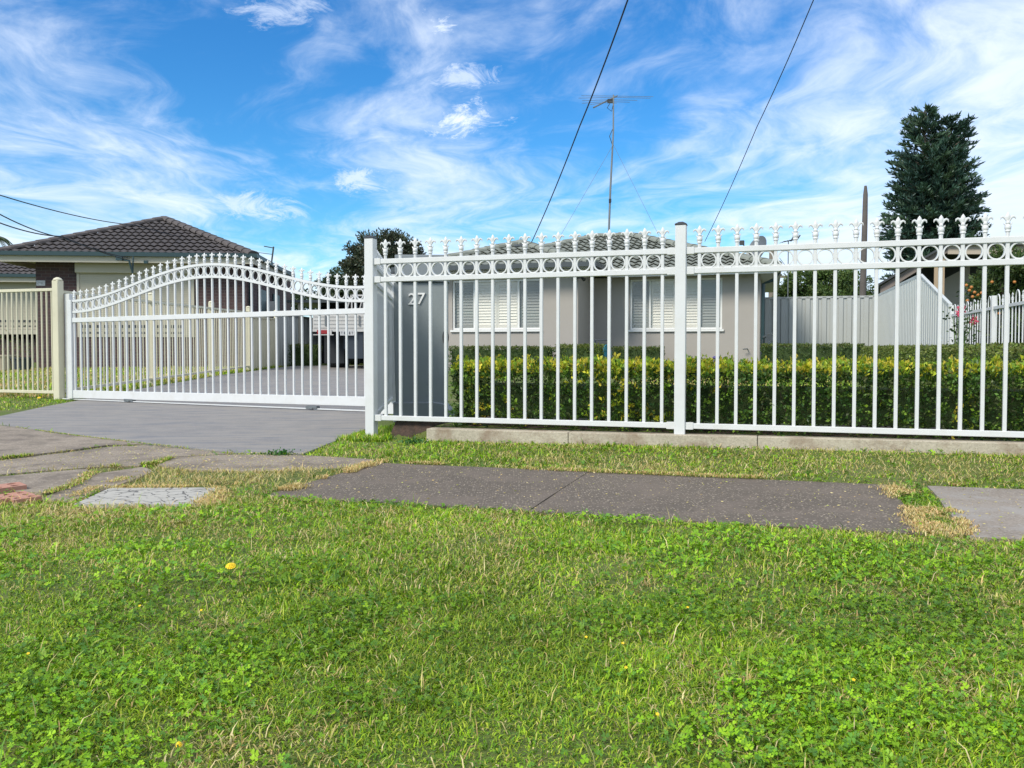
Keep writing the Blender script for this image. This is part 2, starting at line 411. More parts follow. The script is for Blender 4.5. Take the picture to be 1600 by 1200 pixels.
slabA = poly_px([(-140, 648), (-140, 735), (0, 717), (110, 704), (168, 696), (222, 694.5), (118, 682), (0, 665.5)])
slabB = poly_px([(-140, 738), (-140, 752), (0, 741), (75, 735), (135, 730.5), (215, 727.5), (237, 724), (268, 713.5), (360, 709.5), (300, 702.5), (224, 695.5), (168, 698), (110, 706), (0, 719)])
slabD = poly_px([(274, 714.5), (244, 727), (300, 735), (420, 737), (520, 733), (577, 724.5), (590, 719), (478, 712), (365, 710.5)])
slabC1 = poly_px([(-120, 752), (-120, 790), (0, 767), (62, 772), (112, 758), (140, 741), (132, 734), (75, 739), (0, 746)])
slabC2 = poly_px([(146, 740), (116, 758), (72, 774), (60, 781), (112, 783), (206, 749), (238, 736), (222, 729)])
pit = poly_px([(112, 791), (168, 765), (350, 764), (405, 766), (300, 793)])
pit = poly_px([(112, 791), (170, 764.5), (352, 764.5), (318, 791)])


def inpoly(x, y, P):
    c = np.zeros(x.shape, bool); n = len(P)
    for i in range(n):
        x0, y0 = P[i][:2]; x1, y1 = P[(i + 1) % n][:2]
        if y0 == y1: continue
        k = ((y0 > y) != (y1 > y)) & (x < (x1 - x0) * (y - y0) / (y1 - y0) + x0)
        c ^= k
    return c
PAVED = [dark, right_slab, apron, slabA, slabB, slabD, slabC1, slabC2, pit]
pav = np.zeros(GX.shape, bool)
for P in PAVED: pav |= inpoly(GX, GY, P)
near_pav = pav.copy()
for sx, sy in ((1, 0), (-1, 0), (0, 1), (0, -1)): near_pav |= np.roll(np.roll(pav, sx, 1), sy, 0)
far_fade = 1 - sstep(8, 14, np.hypot(GX, GY))
inside = inpoly(GX, GY, [fw(0.1, -0.3), fw(5, -0.3), fw(5, 0.4), fw(0.1, 0.4)])
bumpf *= far_fade * np.where(near_pav | inside, 0.15, 1.0)
ZZ = ZZ + bumpf - np.where(near_pav, 0.012, 0.0)
def surf_z(x, y):
    """height of the ground sheet, bilinear"""
    i = np.clip(np.searchsorted(gx, x) - 1, 0, len(gx) - 2); j = np.clip(np.searchsorted(gy, y) - 1, 0, len(gy) - 2)
    tx = (x - gx[i]) / (gx[i + 1] - gx[i]); ty = (y - gy[j]) / (gy[j + 1] - gy[j])
    return (ZZ[j, i] * (1 - tx) + ZZ[j, i + 1] * tx) * (1 - ty) + (ZZ[j + 1, i] * (1 - tx) + ZZ[j + 1, i + 1] * tx) * ty

V = np.stack([GX, GY, ZZ], -1).reshape(-1, 3)
q = np.stack([IDX[:-1, :-1], IDX[:-1, 1:], IDX[1:, 1:], IDX[1:, :-1]], -1).reshape(-1, 4)
def npmesh(name, V, loops, sizes, m_, cols=None, smooth=False):
    me = bpy.data.meshes.new(name)
    me.vertices.add(len(V)); me.vertices.foreach_set('co', np.asarray(V, np.float32).ravel())
    loops = np.asarray(loops, np.int32).ravel(); sizes = np.asarray(sizes, np.int32)
    me.loops.add(len(loops)); me.loops.foreach_set('vertex_index', loops)
    me.polygons.add(len(sizes)); me.polygons.foreach_set('loop_start', np.concatenate([[0], np.cumsum(sizes)[:-1]]).astype(np.int32))
    me.polygons.foreach_set('loop_total', sizes)
    if smooth: me.polygons.foreach_set('use_smooth', np.ones(len(sizes), bool))
    me.update(calc_edges=True)
    if cols is not None:
        ca = me.color_attributes.new('Col', 'FLOAT_COLOR', 'POINT')
        ca.data.foreach_set('color', np.concatenate([cols, np.ones((len(cols), 1))], 1).astype(np.float32).ravel())
    me.materials.append(m_); return me
tag(place('ground', npmesh('ground', V, q, np.full(len(q), 4), M_ground, smooth=True)), 'green suburban ground of turf and soil', kind='structure')


# ------------------------------------------------------------------ paving
def slab_obj(name, poly, m_, parent, z1=0.0, thick=0.1, rough=0.004, follow=False):
    """a concrete slab with a slightly broken edge, following the rise of the land"""
    pts = []
    n = len(poly)
    for i in range(n):
        p, q_ = poly[i], poly[(i + 1) % n]
        L = math.dist(p, q_); k = max(1, int(L / 0.25))
        for j in range(k):
            t = j / k; x = p[0] + (q_[0] - p[0]) * t; y = p[1] + (q_[1] - p[1]) * t
            if j: x += random.uniform(-rough, rough); y += random.uniform(-rough, rough)
            pts.append((x, y))
    bm = bmesh.new()
    top = [bm.verts.new((x, y, 0)) for x, y in pts]
    f = bm.faces.new(top)
    if f.normal.z < 0: f.normal_flip()
    bm.normal_update()
    if bm.faces[:][0].normal.z < 0: bmesh.ops.reverse_faces(bm, faces=bm.faces)
    if follow:
        for yy in (7, 8, 9, 10, 11.5, 13, 15, 17, 20, 23):
            bmesh.ops.bisect_plane(bm, geom=bm.verts[:] + bm.edges[:] + bm.faces[:], plane_co=(0, yy, 0), plane_no=(K0, 1, 0))
    r = bmesh.ops.extrude_face_region(bm, geom=bm.faces[:])
    for e in r['geom']:
        if isinstance(e, bmesh.types.BMVert): e.co.z -= thick
    bmesh.ops.recalc_face_normals(bm, faces=bm.faces)
    for v in bm.verts:
        v.co.z += z1 + (gz(v.co.x, v.co.y) if follow else 0)
    me = bpy.data.meshes.new(name); bm.to_mesh(me); bm.free(); me.materials.append(m_)
    return place(name, me, parent)

fp = empty('footpath', (0, 0, 0)); tag(fp, 'dark speckled concrete footpath between the grass strips', kind='structure')
jt = 0.455
jn, jf = along(near_dark_l, near_dark_r, jt), along(far_dark_l, far_dark_r, jt)
def offx(p, q_, g): t = g / math.dist(p, q_); return along(p, q_, t)
slab_obj('footpath_slab', [near_dark_l, jn, jf, far_dark_l], M_path, fp, 0.002)
slab_obj('footpath_slab', [offx(jn, near_dark_r, 0.001), near_dark_r, far_dark_r, offx(jf, far_dark_r, 0.001)], M_path, fp, -0.001)
slab_obj('footpath_slab', right_slab, M_path2, fp, 0.004)
cr = empty('crossover', (0, 0, 0)); tag(cr, 'cracked old brown concrete slabs in front of the driveway', kind='structure')
for P, z in ((slabA, 0.003), (slabB, -0.002), (slabD, 0.000), (slabC1, 0.004), (slabC2, -0.003)):
    slab_obj('concrete_slab', P, M_oldconc, cr, z, rough=0.012)
dw = slab_obj('driveway', apron, M_drive, None, 0.000, rough=0.004, follow=True)
tag(dw, 'smooth bluish grey concrete driveway running under the sliding gate', kind='structure')

# pit lid with crazed cement face
def pitmat():
    m_ = bpy.data.materials.new('crazed_cement'); m_.use_nodes = True; t = NT(m_.node_tree)
    oc = t.n('ShaderNodeTexCoord').outputs['Object']
    wv = t.n('ShaderNodeVectorMath', {0: oc, 1: t.n('ShaderNodeVectorMath', {0: t.n('ShaderNodeTexNoise', {'Vector': oc, 'Scale': 14.0, 'Detail': 2}).outputs[1], 3: 0.05}, operation='SCALE').outputs[0]}, operation='ADD').outputs[0]
    v = t.n('ShaderNodeTexVoronoi', {'Vector': wv, 'Scale': 15.0}, feature='DISTANCE_TO_EDGE').outputs[0]
    brk = t.noise(oc, 9, 3)
    ln = t.math('MULTIPLY', t.math('LESS_THAN', v, 0.045), t.math('GREATER_THAN', brk, 0.44))
    c = t.mix(t.noise(oc, 30, 5), (0.33, 0.31, 0.27, 1), (0.46, 0.44, 0.39, 1))
    c = t.mix(t.math('MULTIPLY', ln, 0.85), c, (0.07, 0.065, 0.06, 1))
    bp = t.n('ShaderNodeBump', {'Height': t.math('SUBTRACT', 1.0, ln), 'Strength': 0.6, 'Distance': 0.004}).outputs[0]
    p_ = t.n('ShaderNodeBsdfPrincipled', {'Base Color': c, 'Roughness': 0.85, 'Normal': bp})
    t.n('ShaderNodeOutputMaterial', {'Surface': p_.outputs[0]}); return m_
o = slab_obj('pit_lid', pit, pitmat(), None, 0.006, 0.06, 0.002)
tag(o, 'pale grey concrete pit lid with a crazed face set in dry grass', 'pit lid')

# cored bricks half sunk at the left edge of the verge
def cored_brick():
    bm = bmesh.new()
    n = 12; L, Wd, H = 0.23, 0.11, 0.076
    cells = [(-0.07, -0.027), (0, -0.027), (0.07, -0.027), (-0.07, 0.027), (0, 0.027), (0.07, 0.027)]
    xs = [-L / 2, -0.035, 0.035, L / 2]; ys = [-Wd / 2, 0, Wd / 2]
    mb = MB()
    for i in range(3):
        for j in range(2):
            x0, x1, y0, y1 = xs[i], xs[i + 1], ys[j], ys[j + 1]
            cx_, cy_ = (-0.073, 0, 0.073)[i], (-0.027, 0.027)[j]
            corners = [(x0, y0), (x1, y0), (x1, y1), (x0, y1)]
            ring = [(cx_ + 0.021 * math.cos(2 * math.pi * (k + 0.5) / n + math.pi), cy_ + 0.014 * math.sin(2 * math.pi * (k + 0.5) / n + math.pi)) for k in range(n)]
            vs = [(*c, H) for c in corners] + [(*r, H) for r in ring] + [(*r, H - 0.05) for r in ring]
            fc = []
            per = n // 4
            for k in range(4):
                base = 4 + k * per
                for t in range(per - 1): fc.append((k, base + t, base + t + 1))
                nxt = (k + 1) % 4; last = 4 + k * per + per - 1; first = 4 + (nxt * per) % n
                fc.append((k, last, first, nxt))
            for k in range(n): fc.append((4 + k, 4 + n + k, 4 + n + (k + 1) % n, 4 + (k + 1) % n))
            fc.append(tuple(4 + n + k for k in range(n)))
            mb.add(vs, fc)
    mb.add([(x, y, z) for z in (0, H) for y in (-Wd / 2, Wd / 2) for x in (-L / 2, L / 2)], [(0, 1, 5, 4), (2, 6, 7, 3), (0, 4, 6, 2), (1, 3, 7, 5), (0, 2, 3, 1)])
    me = mb.mesh('cored_brick', M_terra, fix=False)
    return me
BR = cored_brick()
for (px, py, rz, lab) in ((27, 783, -0.75, 'terracotta cored brick with six oval holes, right of the two sunk in the verge'),
                          (-22, 786, -0.78, 'terracotta cored brick cut by the left edge of the photo beside another'),
                          (-10, 769, 0.82, 'terracotta brick lying crosswise behind the two cored bricks at the left edge')):
    x, y = G(px, py)
    o = place('brick', BR, None, (x, y, -0.052), (0.03, -0.02, rz), (1.05, 1.05, 1)); tag(o, lab, 'brick', 'bricks sunk in the verge')


# ------------------------------------------------------------------ blades and leaves
def blades(name, x, y, z, length, width, col, lean=0.5, parent=None, tipcol=None, flat=None):
    n = len(x)
    az_ = RNG.uniform(0, 2 * np.pi, n); ln = np.abs(RNG.normal(lean, 0.28, n)).clip(0.05, 1.35)
    dxx, dyy = np.cos(az_), np.sin(az_)
    side = az_ + np.pi / 2 + RNG.normal(0, 0.5, n)
    sx, sy = np.cos(side) * width / 2, np.sin(side) * width / 2
    l1 = length * 0.5
    mx = x + dxx * l1 * np.sin(ln * 0.6); my = y + dyy * l1 * np.sin(ln * 0.6); mz = z + l1 * np.cos(ln * 0.6)
    ln2 = ln * 1.5
    tx = mx + dxx * l1 * np.sin(ln2); ty = my + dyy * l1 * np.sin(ln2); tz = mz + l1 * np.cos(ln2)
    V = np.empty((n, 5, 3))
    V[:, 0] = np.stack([x - sx, y - sy, z], 1); V[:, 1] = np.stack([x + sx, y + sy, z], 1)
    V[:, 2] = np.stack([mx + sx * .9, my + sy * .9, mz], 1); V[:, 3] = np.stack([mx - sx * .9, my - sy * .9, mz], 1)
    V[:, 4] = np.stack([tx, ty, tz], 1)
    b = np.arange(n)[:, None] * 5
    loops = np.concatenate([b + [0, 1, 2, 3], b + [3, 2, 4]], 1).ravel()
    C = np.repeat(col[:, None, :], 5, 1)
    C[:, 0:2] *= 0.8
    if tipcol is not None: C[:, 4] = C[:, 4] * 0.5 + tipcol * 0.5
    me = npmesh(name, V.reshape(-1, 3), loops, np.tile([4, 3], n), M_grass, C.reshape(-1, 3))
    return place(name, me, parent, kind='stuff')

def fnoise(x, y, s, seed=0.0):
    return np.array([mnoise.noise(Vector((a * s, b * s, seed))) for a, b in zip(x, y)])
_nt = {}
def tnoise(x, y, s, seed=0.0):
    """cheap smooth noise on a lattice"""
    k = (s, seed)
    if k not in _nt: _nt[k] = np.random.default_rng(int(seed * 100) + 5).uniform(-1, 1, (256, 256))
    T = _nt[k]; u = np.asarray(x) * s + 500.3; v = np.asarray(y) * s + 500.7
    i = np.floor(u).astype(int); j = np.floor(v).astype(int); fu = u - i; fv = v - j
    fu = fu * fu * (3 - 2 * fu); fv = fv * fv * (3 - 2 * fv); i %= 255; j %= 255
    return (T[i, j] * (1 - fu) + T[i + 1, j] * fu) * (1 - fv) + (T[i, j + 1] * (1 - fu) + T[i + 1, j + 1] * fu) * fv
def fbm(x, y, s, seed): return tnoise(x, y, s, seed) * 0.55 + tnoise(x, y, s * 2.3, seed + 1) * 0.3 + tnoise(x, y, s * 5.1, seed + 2) * 0.2

GREENS = np.array([(0.23, 0.40, 0.006), (0.31, 0.48, 0.010), (0.15, 0.30, 0.008), (0.42, 0.50, 0.04), (0.11, 0.25, 0.025)])
DRYS = np.array([(0.66, 0.56, 0.22), (0.74, 0.62, 0.32), (0.50, 0.42, 0.15), (0.48, 0.50, 0.11), (0.72, 0.50, 0.20)])
def grasscol(n, dry, lush=None):
    g = GREENS[RNG.integers(0, 5, n)] * RNG.uniform(0.75, 1.3, (n, 1))
    di = RNG.integers(0, 5, n); d = DRYS[di] * RNG.uniform(0.7, 1.15, (n, 1))
    d = np.where(((di == 3) & (np.asarray(dry) > .5))[:, None], np.array([.66, .43, .20]), d)
    return np.where((RNG.random(n) < dry)[:, None], d, g) if lush is None else np.where((RNG.random(n) < dry)[:, None], d, g * (1 + .32 * lush)[:, None])

dry_spots = [(30, 815, 0.75, 0.55), (120, 800, 0.6, 0.7), (0, 850, 0.5, 0.55), (300, 740, 0.5, 0.9), (440, 735, 0.5, 1.1), (330, 752, .5, 1.1), (250, 752, 0.4, 0.95), (520, 738, 0.35, 0.95), (380, 765, 0.35, 0.8),
             (1400, 765, 0.16, 0.97), (1450, 800, 0.18, 0.97), (1500, 835, 0.2, 0.85), (1560, 850, 0.3, 0.5), (1250, 725, 0.7, 0.36), (1450, 735, 0.8, 0.42), (1100, 720, 0.5, 0.25)]
def dryness(x, y):
    d = 0.06 + 0.17 * np.clip(fbm(x, y, 1.1, 3.0) * 2 + 0.1, 0, 1) + 0.38 * np.clip(fbm(x, y, 4.3, 9.0) * 2.6 - 0.55, 0, 1)
    for px, py, r, a in dry_spots:
        cx_, cy_ = G(px, py)
        k = np.exp(-(((x - cx_) / r) ** 2 + ((y - cy_) / (r * 1.0)) ** 2) * 1.6)
        d = np.maximum(d, a * k * (0.85 + 0.4 * tnoise(x, y, 6, 2.0)))
    return d.clip(0, 0.98)
def free(x, y, pad_dark=True):
    ok = np.ones(x.shape, bool)
    # let grass creep a little over the edges by jittering the test point
    jx = x + tnoise(x, y, 9, 5.0) * 0.035; jy = y + tnoise(x, y, 9, 6.0) * 0.035
    for P in PAVED: ok &= ~inpoly(jx, jy, P)
    return ok

FLANK = False
def scatter(n, y0, y1, pad=0.25):
    y = np.sqrt(RNG.uniform(y0 ** 2, y1 ** 2, n))
    if FLANK: return np.where(RNG.random(n) < .5, -1, 1) * (0.625 * y + pad + RNG.uniform(0, 2.6, n)), y
    return RNG.uniform(-1, 1, n) * (0.625 * y + pad), y

# foreground verge: everything nearer than the fence line
lawn = empty('verge_grass', (0, 0, 0)); tag(lawn, 'patchy mown green and straw coloured grass on the street verge', kind='stuff')
def verge_field(n, y0, y1, L, Wd):
    x, y = scatter(n, y0, y1)
    keep = free(x, y) & ((fdist(x, y) < 0.02) | (fs(x, y) < 0.16)) & ~((fs(x, y) < -0.02) & (fdist(x, y) > 0.2) & (x > -5.6)) & (fdist(x, y) < np.where(x < -5.4, 3.3, 2.4))
    x, y = x[keep], y[keep]
    sl = fs(x, y)
    dr = dryness(x, y)
    cl_ = fbm(x, y, 2.4, 21.0)
    keep = RNG.random(len(x)) < (1.0 - 0.45 * np.clip(-cl_ * 1.8, 0, 1))
    x, y, dr, cl_ = x[keep], y[keep], dr[keep], cl_[keep]
    bx, by = G(130, 748); bare = np.exp(-(((x - bx) / 1.5) ** 4 + ((y - by) / .75) ** 4)) * .86
    k = RNG.random(len(x)) > bare; x, y, dr, cl_ = x[k], y[k], dr[k], cl_[k]
    nn = len(x)
    ln = L * RNG.lognormal(0, 0.35, nn) * (1 + 0.7 * np.clip(cl_, -0.4, 0.8)) * (1 - 0.55 * dr)
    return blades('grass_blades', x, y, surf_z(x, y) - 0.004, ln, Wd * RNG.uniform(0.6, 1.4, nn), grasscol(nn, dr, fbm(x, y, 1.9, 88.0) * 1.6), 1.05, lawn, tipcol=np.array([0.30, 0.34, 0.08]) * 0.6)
verge_field(230000, 1.1, 2.3, 0.021, 0.0025)
verge_field(190000, 2.3, 3.9, 0.023, 0.0033)
verge_field(105000, 3.9, 6.8, 0.028, 0.0052)
verge_field(60000, 6.8, 12.5, 0.040, 0.008)
FLANK = True      # thinner turf just outside the frame, so the verge does not stop at its edge
verge_field(34000, 0.6, 3.6, 0.040, 0.0075)
verge_field(34000, 3.6, 8.0, 0.042, 0.0095)
FLANK = False
_n = 9000; _s = RNG.uniform(-.2, .2, _n); _d = RNG.uniform(-.25, 1.6, _n); x = FO[0] + (_s + K0 * _d) / N0; y = FO[1] + (_d - K0 * _s) / N0
k = free(x, y); x, y = x[k], y[k]; blades('grass_blades', x, y, surf_z(x, y), RNG.uniform(.03, .07, len(x)), np.full(len(x), .006), grasscol(len(x), .1), .7, lawn)
# a few long stalks
x, y = scatter(900, 1.3, 4.2); k = free(x, y) & (fdist(x, y) < 0); x, y = x[k], y[k]
blades('grass_stalks', x, y, surf_z(x, y), RNG.uniform(0.05, 0.085, len(x)), np.full(len(x), 0.0028), grasscol(len(x), 0.45), 0.5, lawn)
# flat dry thatch
def thatch(n, y0, y1, L, Wd, thr):
    x, y = scatter(n, y0, y1); d_ = dryness(x, y)
    k = free(x, y) & (fdist(x, y) < 0.02) & (RNG.random(n) < d_ * thr); x, y = x[k], y[k]; nn = len(x)
    c = DRYS[RNG.integers(0, 5, nn)] * RNG.uniform(0.6, 1.1, (nn, 1))
    blades('grass_thatch', x, y, surf_z(x, y) + 0.004, L * RNG.uniform(0.6, 1.5, nn), Wd * RNG.uniform(0.7, 1.3, nn), c, 1.25, lawn)
thatch(60000, 1.1, 3.2, 0.035, 0.0024, 0.7)
thatch(70000, 3.2, 6.0, 0.045, 0.0034, 1.1)
# straw creeping along the slab joints
def joint(pts, n, wj, dryf, L=0.03):
    P = np.array([G(*p) for p in pts]); seg = np.linalg.norm(np.diff(P, axis=0), axis=1); cum = np.concatenate([[0], np.cumsum(seg)])
    t = RNG.uniform(0, cum[-1], n); i = np.searchsorted(cum, t, side='right') - 1; i = i.clip(0, len(seg) - 1)
    f = (t - cum[i]) / seg[i]; xy = P[i] + (P[i + 1] - P[i]) * f[:, None] + RNG.normal(0, wj, (n, 2))
    x, y = xy[:, 0], xy[:, 1]; k = (tnoise(x, y, 2.2, 8.0) + .5 * tnoise(x, y, 9.0, 12.0)) > -0.15; x, y = x[k], y[k]; nn = len(x)
    blades('grass_joint', x, y, np.full(nn, 0.004), L * RNG.uniform(0.5, 1.3, nn), np.full(nn, 0.004), grasscol(nn, dryf), 0.95, lawn)
joint([(-60, 745), (0, 744), (75, 737), (135, 732), (218, 729), (240, 726), (271, 714), (340, 710)], 2600, 0.014, 0.5)
joint([(0, 665), (120, 682), (222, 694), (300, 702), (370, 709), (470, 711)], 1300, 0.009, 0.5, 0.014)
joint([(140, 739), (114, 759), (70, 773)], 1100, 0.02, 0.6, .02)
joint([(60, 712), (0, 718)], 400, 0.012, 0.3)
joint([(225, 738), (170, 756), (110, 777)], 1200, 0.025, 0.9, 0.015)
joint([(588, 722), (800, 733), (1100, 745), (1392, 757), (1600, 763)], 7500, 0.020, 0.75, 0.024)
joint([(356, 766), (338, 778), (318, 793)], 1500, 0.035, 0.95, 0.022)
joint([(170, 764), (250, 763), (352, 764)], 1300, 0.02, 0.95, 0.02)
joint([(430, 772), (520, 748), (580, 726)], 3000, 0.03, 0.98, 0.03)
joint([(1398, 757), (1430, 785), (1462, 835), (1500, 838)], 6000, 0.045, 0.98, 0.018)
joint([(1452, 762), (1478, 785), (1520, 838)], 1500, 0.02, 0.95, 0.02)

# clover
def clover(n, y0, y1, r):
    x, y = scatter(n, y0, y1); k = free(x, y) & (fdist(x, y) < -0.02); x, y = x[k], y[k]
    cf = fbm(x, y, 3.3, 31.0) + 0.10 * (x > 0)
    k = (RNG.random(len(x)) < np.clip(cf * 2.4 + 0.25, 0.04, 1)) & (RNG.random(len(x)) > dryness(x, y)); x, y = x[k], y[k]
    n = len(x); z = surf_z(x, y) + RNG.uniform(0.008, 0.028, n)
    a0 = RNG.uniform(0, 2 * np.pi, n); tilt = RNG.normal(0, 0.45, (n, 2)); rr = r * RNG.uniform(.55, 1.4, n)
    Vs = []; prof = [(0.0, 0.0), (0.55, 0.52), (1.0, 0.45), (0.93, 0.0), (1.0, -0.45), (0.55, -0.52)]
    for j in range(3):
        a = a0 + j * 2.094; ca, sa = np.cos(a), np.sin(a)
        L = np.empty((n, 6, 3))
        for i, (u, v) in enumerate(prof):
            px_ = (ca * u - sa * v) * rr; py_ = (sa * u + ca * v) * rr
            L[:, i, 0] = x + px_; L[:, i, 1] = y + py_
            L[:, i, 2] = z + px_ * tilt[:, 0] + py_ * tilt[:, 1] + abs(v) * rr * 0.35
        Vs.append(L)
    V = np.concatenate(Vs, 0); m_ = len(V); b = np.arange(m_)[:, None] * 6
    loops = np.concatenate([b + [0, 3, 2, 1], b + [0, 5, 4, 3]], 1).ravel()
    g = np.array([(0.15, 0.31, 0.006), (0.19, 0.36, 0.008), (0.25, 0.42, 0.012), (0.10, 0.24, 0.025)])
    c = g[RNG.integers(0, 4, n)] * RNG.uniform(0.7, 1.3, (n, 1)) * (1 + .35 * tnoise(x, y, 2.0, 77.0))[:, None]; c = np.tile(c, (3, 1))
    me = npmesh('clover_leaves', V.reshape(-1, 3), loops, np.full(2 * m_, 4), M_grass, np.repeat(c, 6, 0))
    place('clover_leaves', me, lawn, kind='stuff')
clover(46000, 1.1, 2.3, 0.0054)
clover(38000, 2.3, 4.2, 0.0066)
clover(5000, 4.2, 6.2, 0.011)

# lawns behind the fences
def field(name, label, n, region, L, Wd, dry):
    x = RNG.uniform(min(p[0] for p in region), max(p[0] for p in region), n); y = RNG.uniform(min(p[1] for p in region), max(p[1] for p in region), n)
    k = inpoly(x, y, region); x, y = x[k], y[k]; k = free(x, y); x, y = x[k], y[k]; nn = len(x)
    o = blades(name, x, y, surf_z(x, y), L * RNG.lognormal(0, 0.3, nn), Wd * RNG.uniform(0.6, 1.4, nn), grasscol(nn, (dry + 0.3 * tnoise(x, y, 0.7, 4.0)).clip(0, 0.95)), 0.7)
    tag(o, label, kind='stuff')
field('neighbour_lawn', 'grass lawn behind the cream picket fence', 60000, [(-16, 11.0), (-6.3, 11.6), (-6.5, 18.5), (-6.8, 23.5), (-16, 22.6)], 0.055, 0.016, 0.5)
field('front_lawn', 'lawn between the front hedge and the house', 30000, [fw(0.4, 1.6), fw(4.3, 1.2), fw(4.3, 14), fw(0.9, 13)], 0.06, 0.02, 0.35)
field('driveway_edge_grass', 'ragged green grass strip along the cream side fence', 8000, [(-6.35, 11.5), (-5.9, 11.5), (-6.1, 14.9), (-6.4, 18.5), (-6.6, 24), (-6.9, 24), (-6.75, 18)], 0.06, 0.014, 0.3)

# weeds and flowers
def dandelion(px, py, r, lab, h=0.045):
    x, y = G(px, py, h * 0.8); z0 = float(surf_z(np.array([x]), np.array([y]))[0])
    e = empty('dandelion', (x, y, z0), 0, lab, 'flower', 'dandelions in the grass')
    mb = MB(); mb.tube([(0, 0, 0), (0.004, 0, h * 0.6), (0.002, 0, h)], 0.0015, 5); mb.build('flower_stalk', M_stalk, e)
    mb = MB()
    for ring, (n, rr, zz) in enumerate(((26, r, 0.0), (22, r * 0.78, 0.003), (16, r * 0.5, 0.006), (9, r * 0.28, 0.008))):
        for k in range(n):
            a = 2 * math.pi * (k + ring * 0.3) / n + random.uniform(-.08, .08); wv = rr * 0.13; R_ = rr * random.uniform(0.88, 1.05)
            c, s_ = math.cos(a), math.sin(a)
            pts = [(0, 0), (R_ * .5, wv), (R_, wv * .8), (R_, -wv * .8), (R_ * .5, -wv)]
            vs = [(u * c - v * s_, u * s_ + v * c, h + zz + (0.0 if i == 0 else (0.12 * r if i in (1, 4) else 0.02 * r))) for i, (u, v) in enumerate(pts)]
            mb.add(vs, [(0, 1, 2, 3, 4)])
    me = mb.mesh('petals', M_petal, fix=False); o = place('petals', me, e); o['kind'] = 'stuff'; o.rotation_euler = (0.45, 0.1, 0)
    o.location = (0, 0.018, 0.0)
M_stalk = mat('green_stalk', (0.10, 0.18, 0.04), 0.6)
dandelion(355, 893, 0.0150, 'open yellow dandelion flower standing alone in the left foreground grass', 0.04)
dandelion(268, 1178, 0.0055, 'tiny yellow flower close to the bottom edge in the foreground grass', 0.03)
dandelion(60, 622, 0.022, 'yellow dandelion beside the cream fence post at the driveway corner', 0.06)
xs_, ys_ = [], []
for k, (px, py, where) in enumerate(((980, 1055, 'below centre of the foreground lawn'), (1077, 962, 'right of centre in mid lawn'), (1030, 1130, 'lowest one, right of centre near the bottom edge'), (975, 1018, 'upper of the close pair near lawn centre'), (917, 1008, 'left one of the close pair near lawn centre'),
        (310, 962, 'just below left of the dandelion'), (213, 958, 'further left below the dandelion'), (36, 1035, 'at the far left edge of the lawn'), (1340, 1080, 'furthest right among the clover'))):
    x, y = G(px, py, 0.02); z0 = float(surf_z(np.array([x]), np.array([y]))[0])
    mb = MB()
    for i in range(5):
        a = i * 1.2566; c, s_ = math.cos(a), math.sin(a)
        mb.add([(0, 0, 0), (0.0025 * c - 0.0014 * s_, 0.0025 * s_ + 0.0014 * c, 0.001), (0.0042 * c, 0.0042 * s_, 0.0005), (0.0025 * c + 0.0014 * s_, 0.0025 * s_ - 0.0014 * c, 0.001)], [(0, 1, 2, 3)])
    o = mb.build('wood_sorrel_flower', M_petal, None, (x, y, z0 + 0.03), (0.5, 0, 0))
    tag(o, 'minute yellow sorrel flower ' + where, 'flower', 'minute yellow sorrel flowers')


# ------------------------------------------------------------------ fence kit
def finial_mesh(m_):
    """cast fleur-de-lis spear, 0.150 high, standing on z=0"""
    mb = MB()
    mb.lathe([(0.0125, 0.0), (0.0125, 0.028), (0.0175, 0.030), (0.0180, 0.038), (0.0150, 0.042), (0.0195, 0.048), (0.0195, 0.064), (0.0155, 0.070), (0.0115, 0.074), (0.0125, 0.080), (0.0150, 0.084), (0.0115, 0.088), (0.0095, 0.096)], 8)
    mb.tube([(0, 0, 0.090), (0, 0, 0.104), (0, 0, 0.118), (0, 0, 0.130), (0, 0, 0.142), (0, 0, 0.152)], [0.0085, 0.0115, 0.0155, 0.0140, 0.0080, 0.0008], 8, flat=0.55)
    for s_ in (-1, 1):
        pts = [(s_ * 0.004, 0, 0.090), (s_ * 0.011, 0, 0.106), (s_ * 0.020, 0, 0.119), (s_ * 0.030, 0, 0.1235), (s_ * 0.039, 0, 0.118), (s_ * 0.0425, 0, 0.106)]
        mb.tube(pts, [0.006, 0.0075, 0.0082, 0.0075, 0.0058, 0.0022], 6, flat=0.8)
        mb.tube([(s_ * 0.012, 0, 0.072), (s_ * 0.020, 0, 0.077), (s_ * 0.0245, 0, 0.087)], [0.006, 0.0048, 0.0015], 5)
    return mb.mesh('finial', m_, smooth=True)
FIN = finial_mesh(M_white)
def ring_mesh(R=0.047, r=0.0042, dpt=0.022, n=28, m_=None):
    mb = MB(); vs = []; 
    for k in range(n):
        a = 2 * math.pi * k / n; c, s_ = math.cos(a), math.sin(a)
        for rr, yy in ((R - r, -dpt / 2), (R + r, -dpt / 2), (R + r, dpt / 2), (R - r, dpt / 2)):
            vs.append((rr * c, yy, rr * s_))
    fc = [(k * 4 + j, k * 4 + (j + 1) % 4, ((k + 1) % n) * 4 + (j + 1) % 4, ((k + 1) % n) * 4 + j) for k in range(n) for j in range(4)]
    mb.add(vs, fc); return mb.mesh('ring', m_ or M_white, smooth=True)
RING = ring_mesh()
def bar(h, w_, name, m_, bev=0.0025): return MB().box(-w_ / 2, w_ / 2, -w_ / 2, w_ / 2, 0, h).mesh(name, m_, bev)
PICK_CACHE = {}
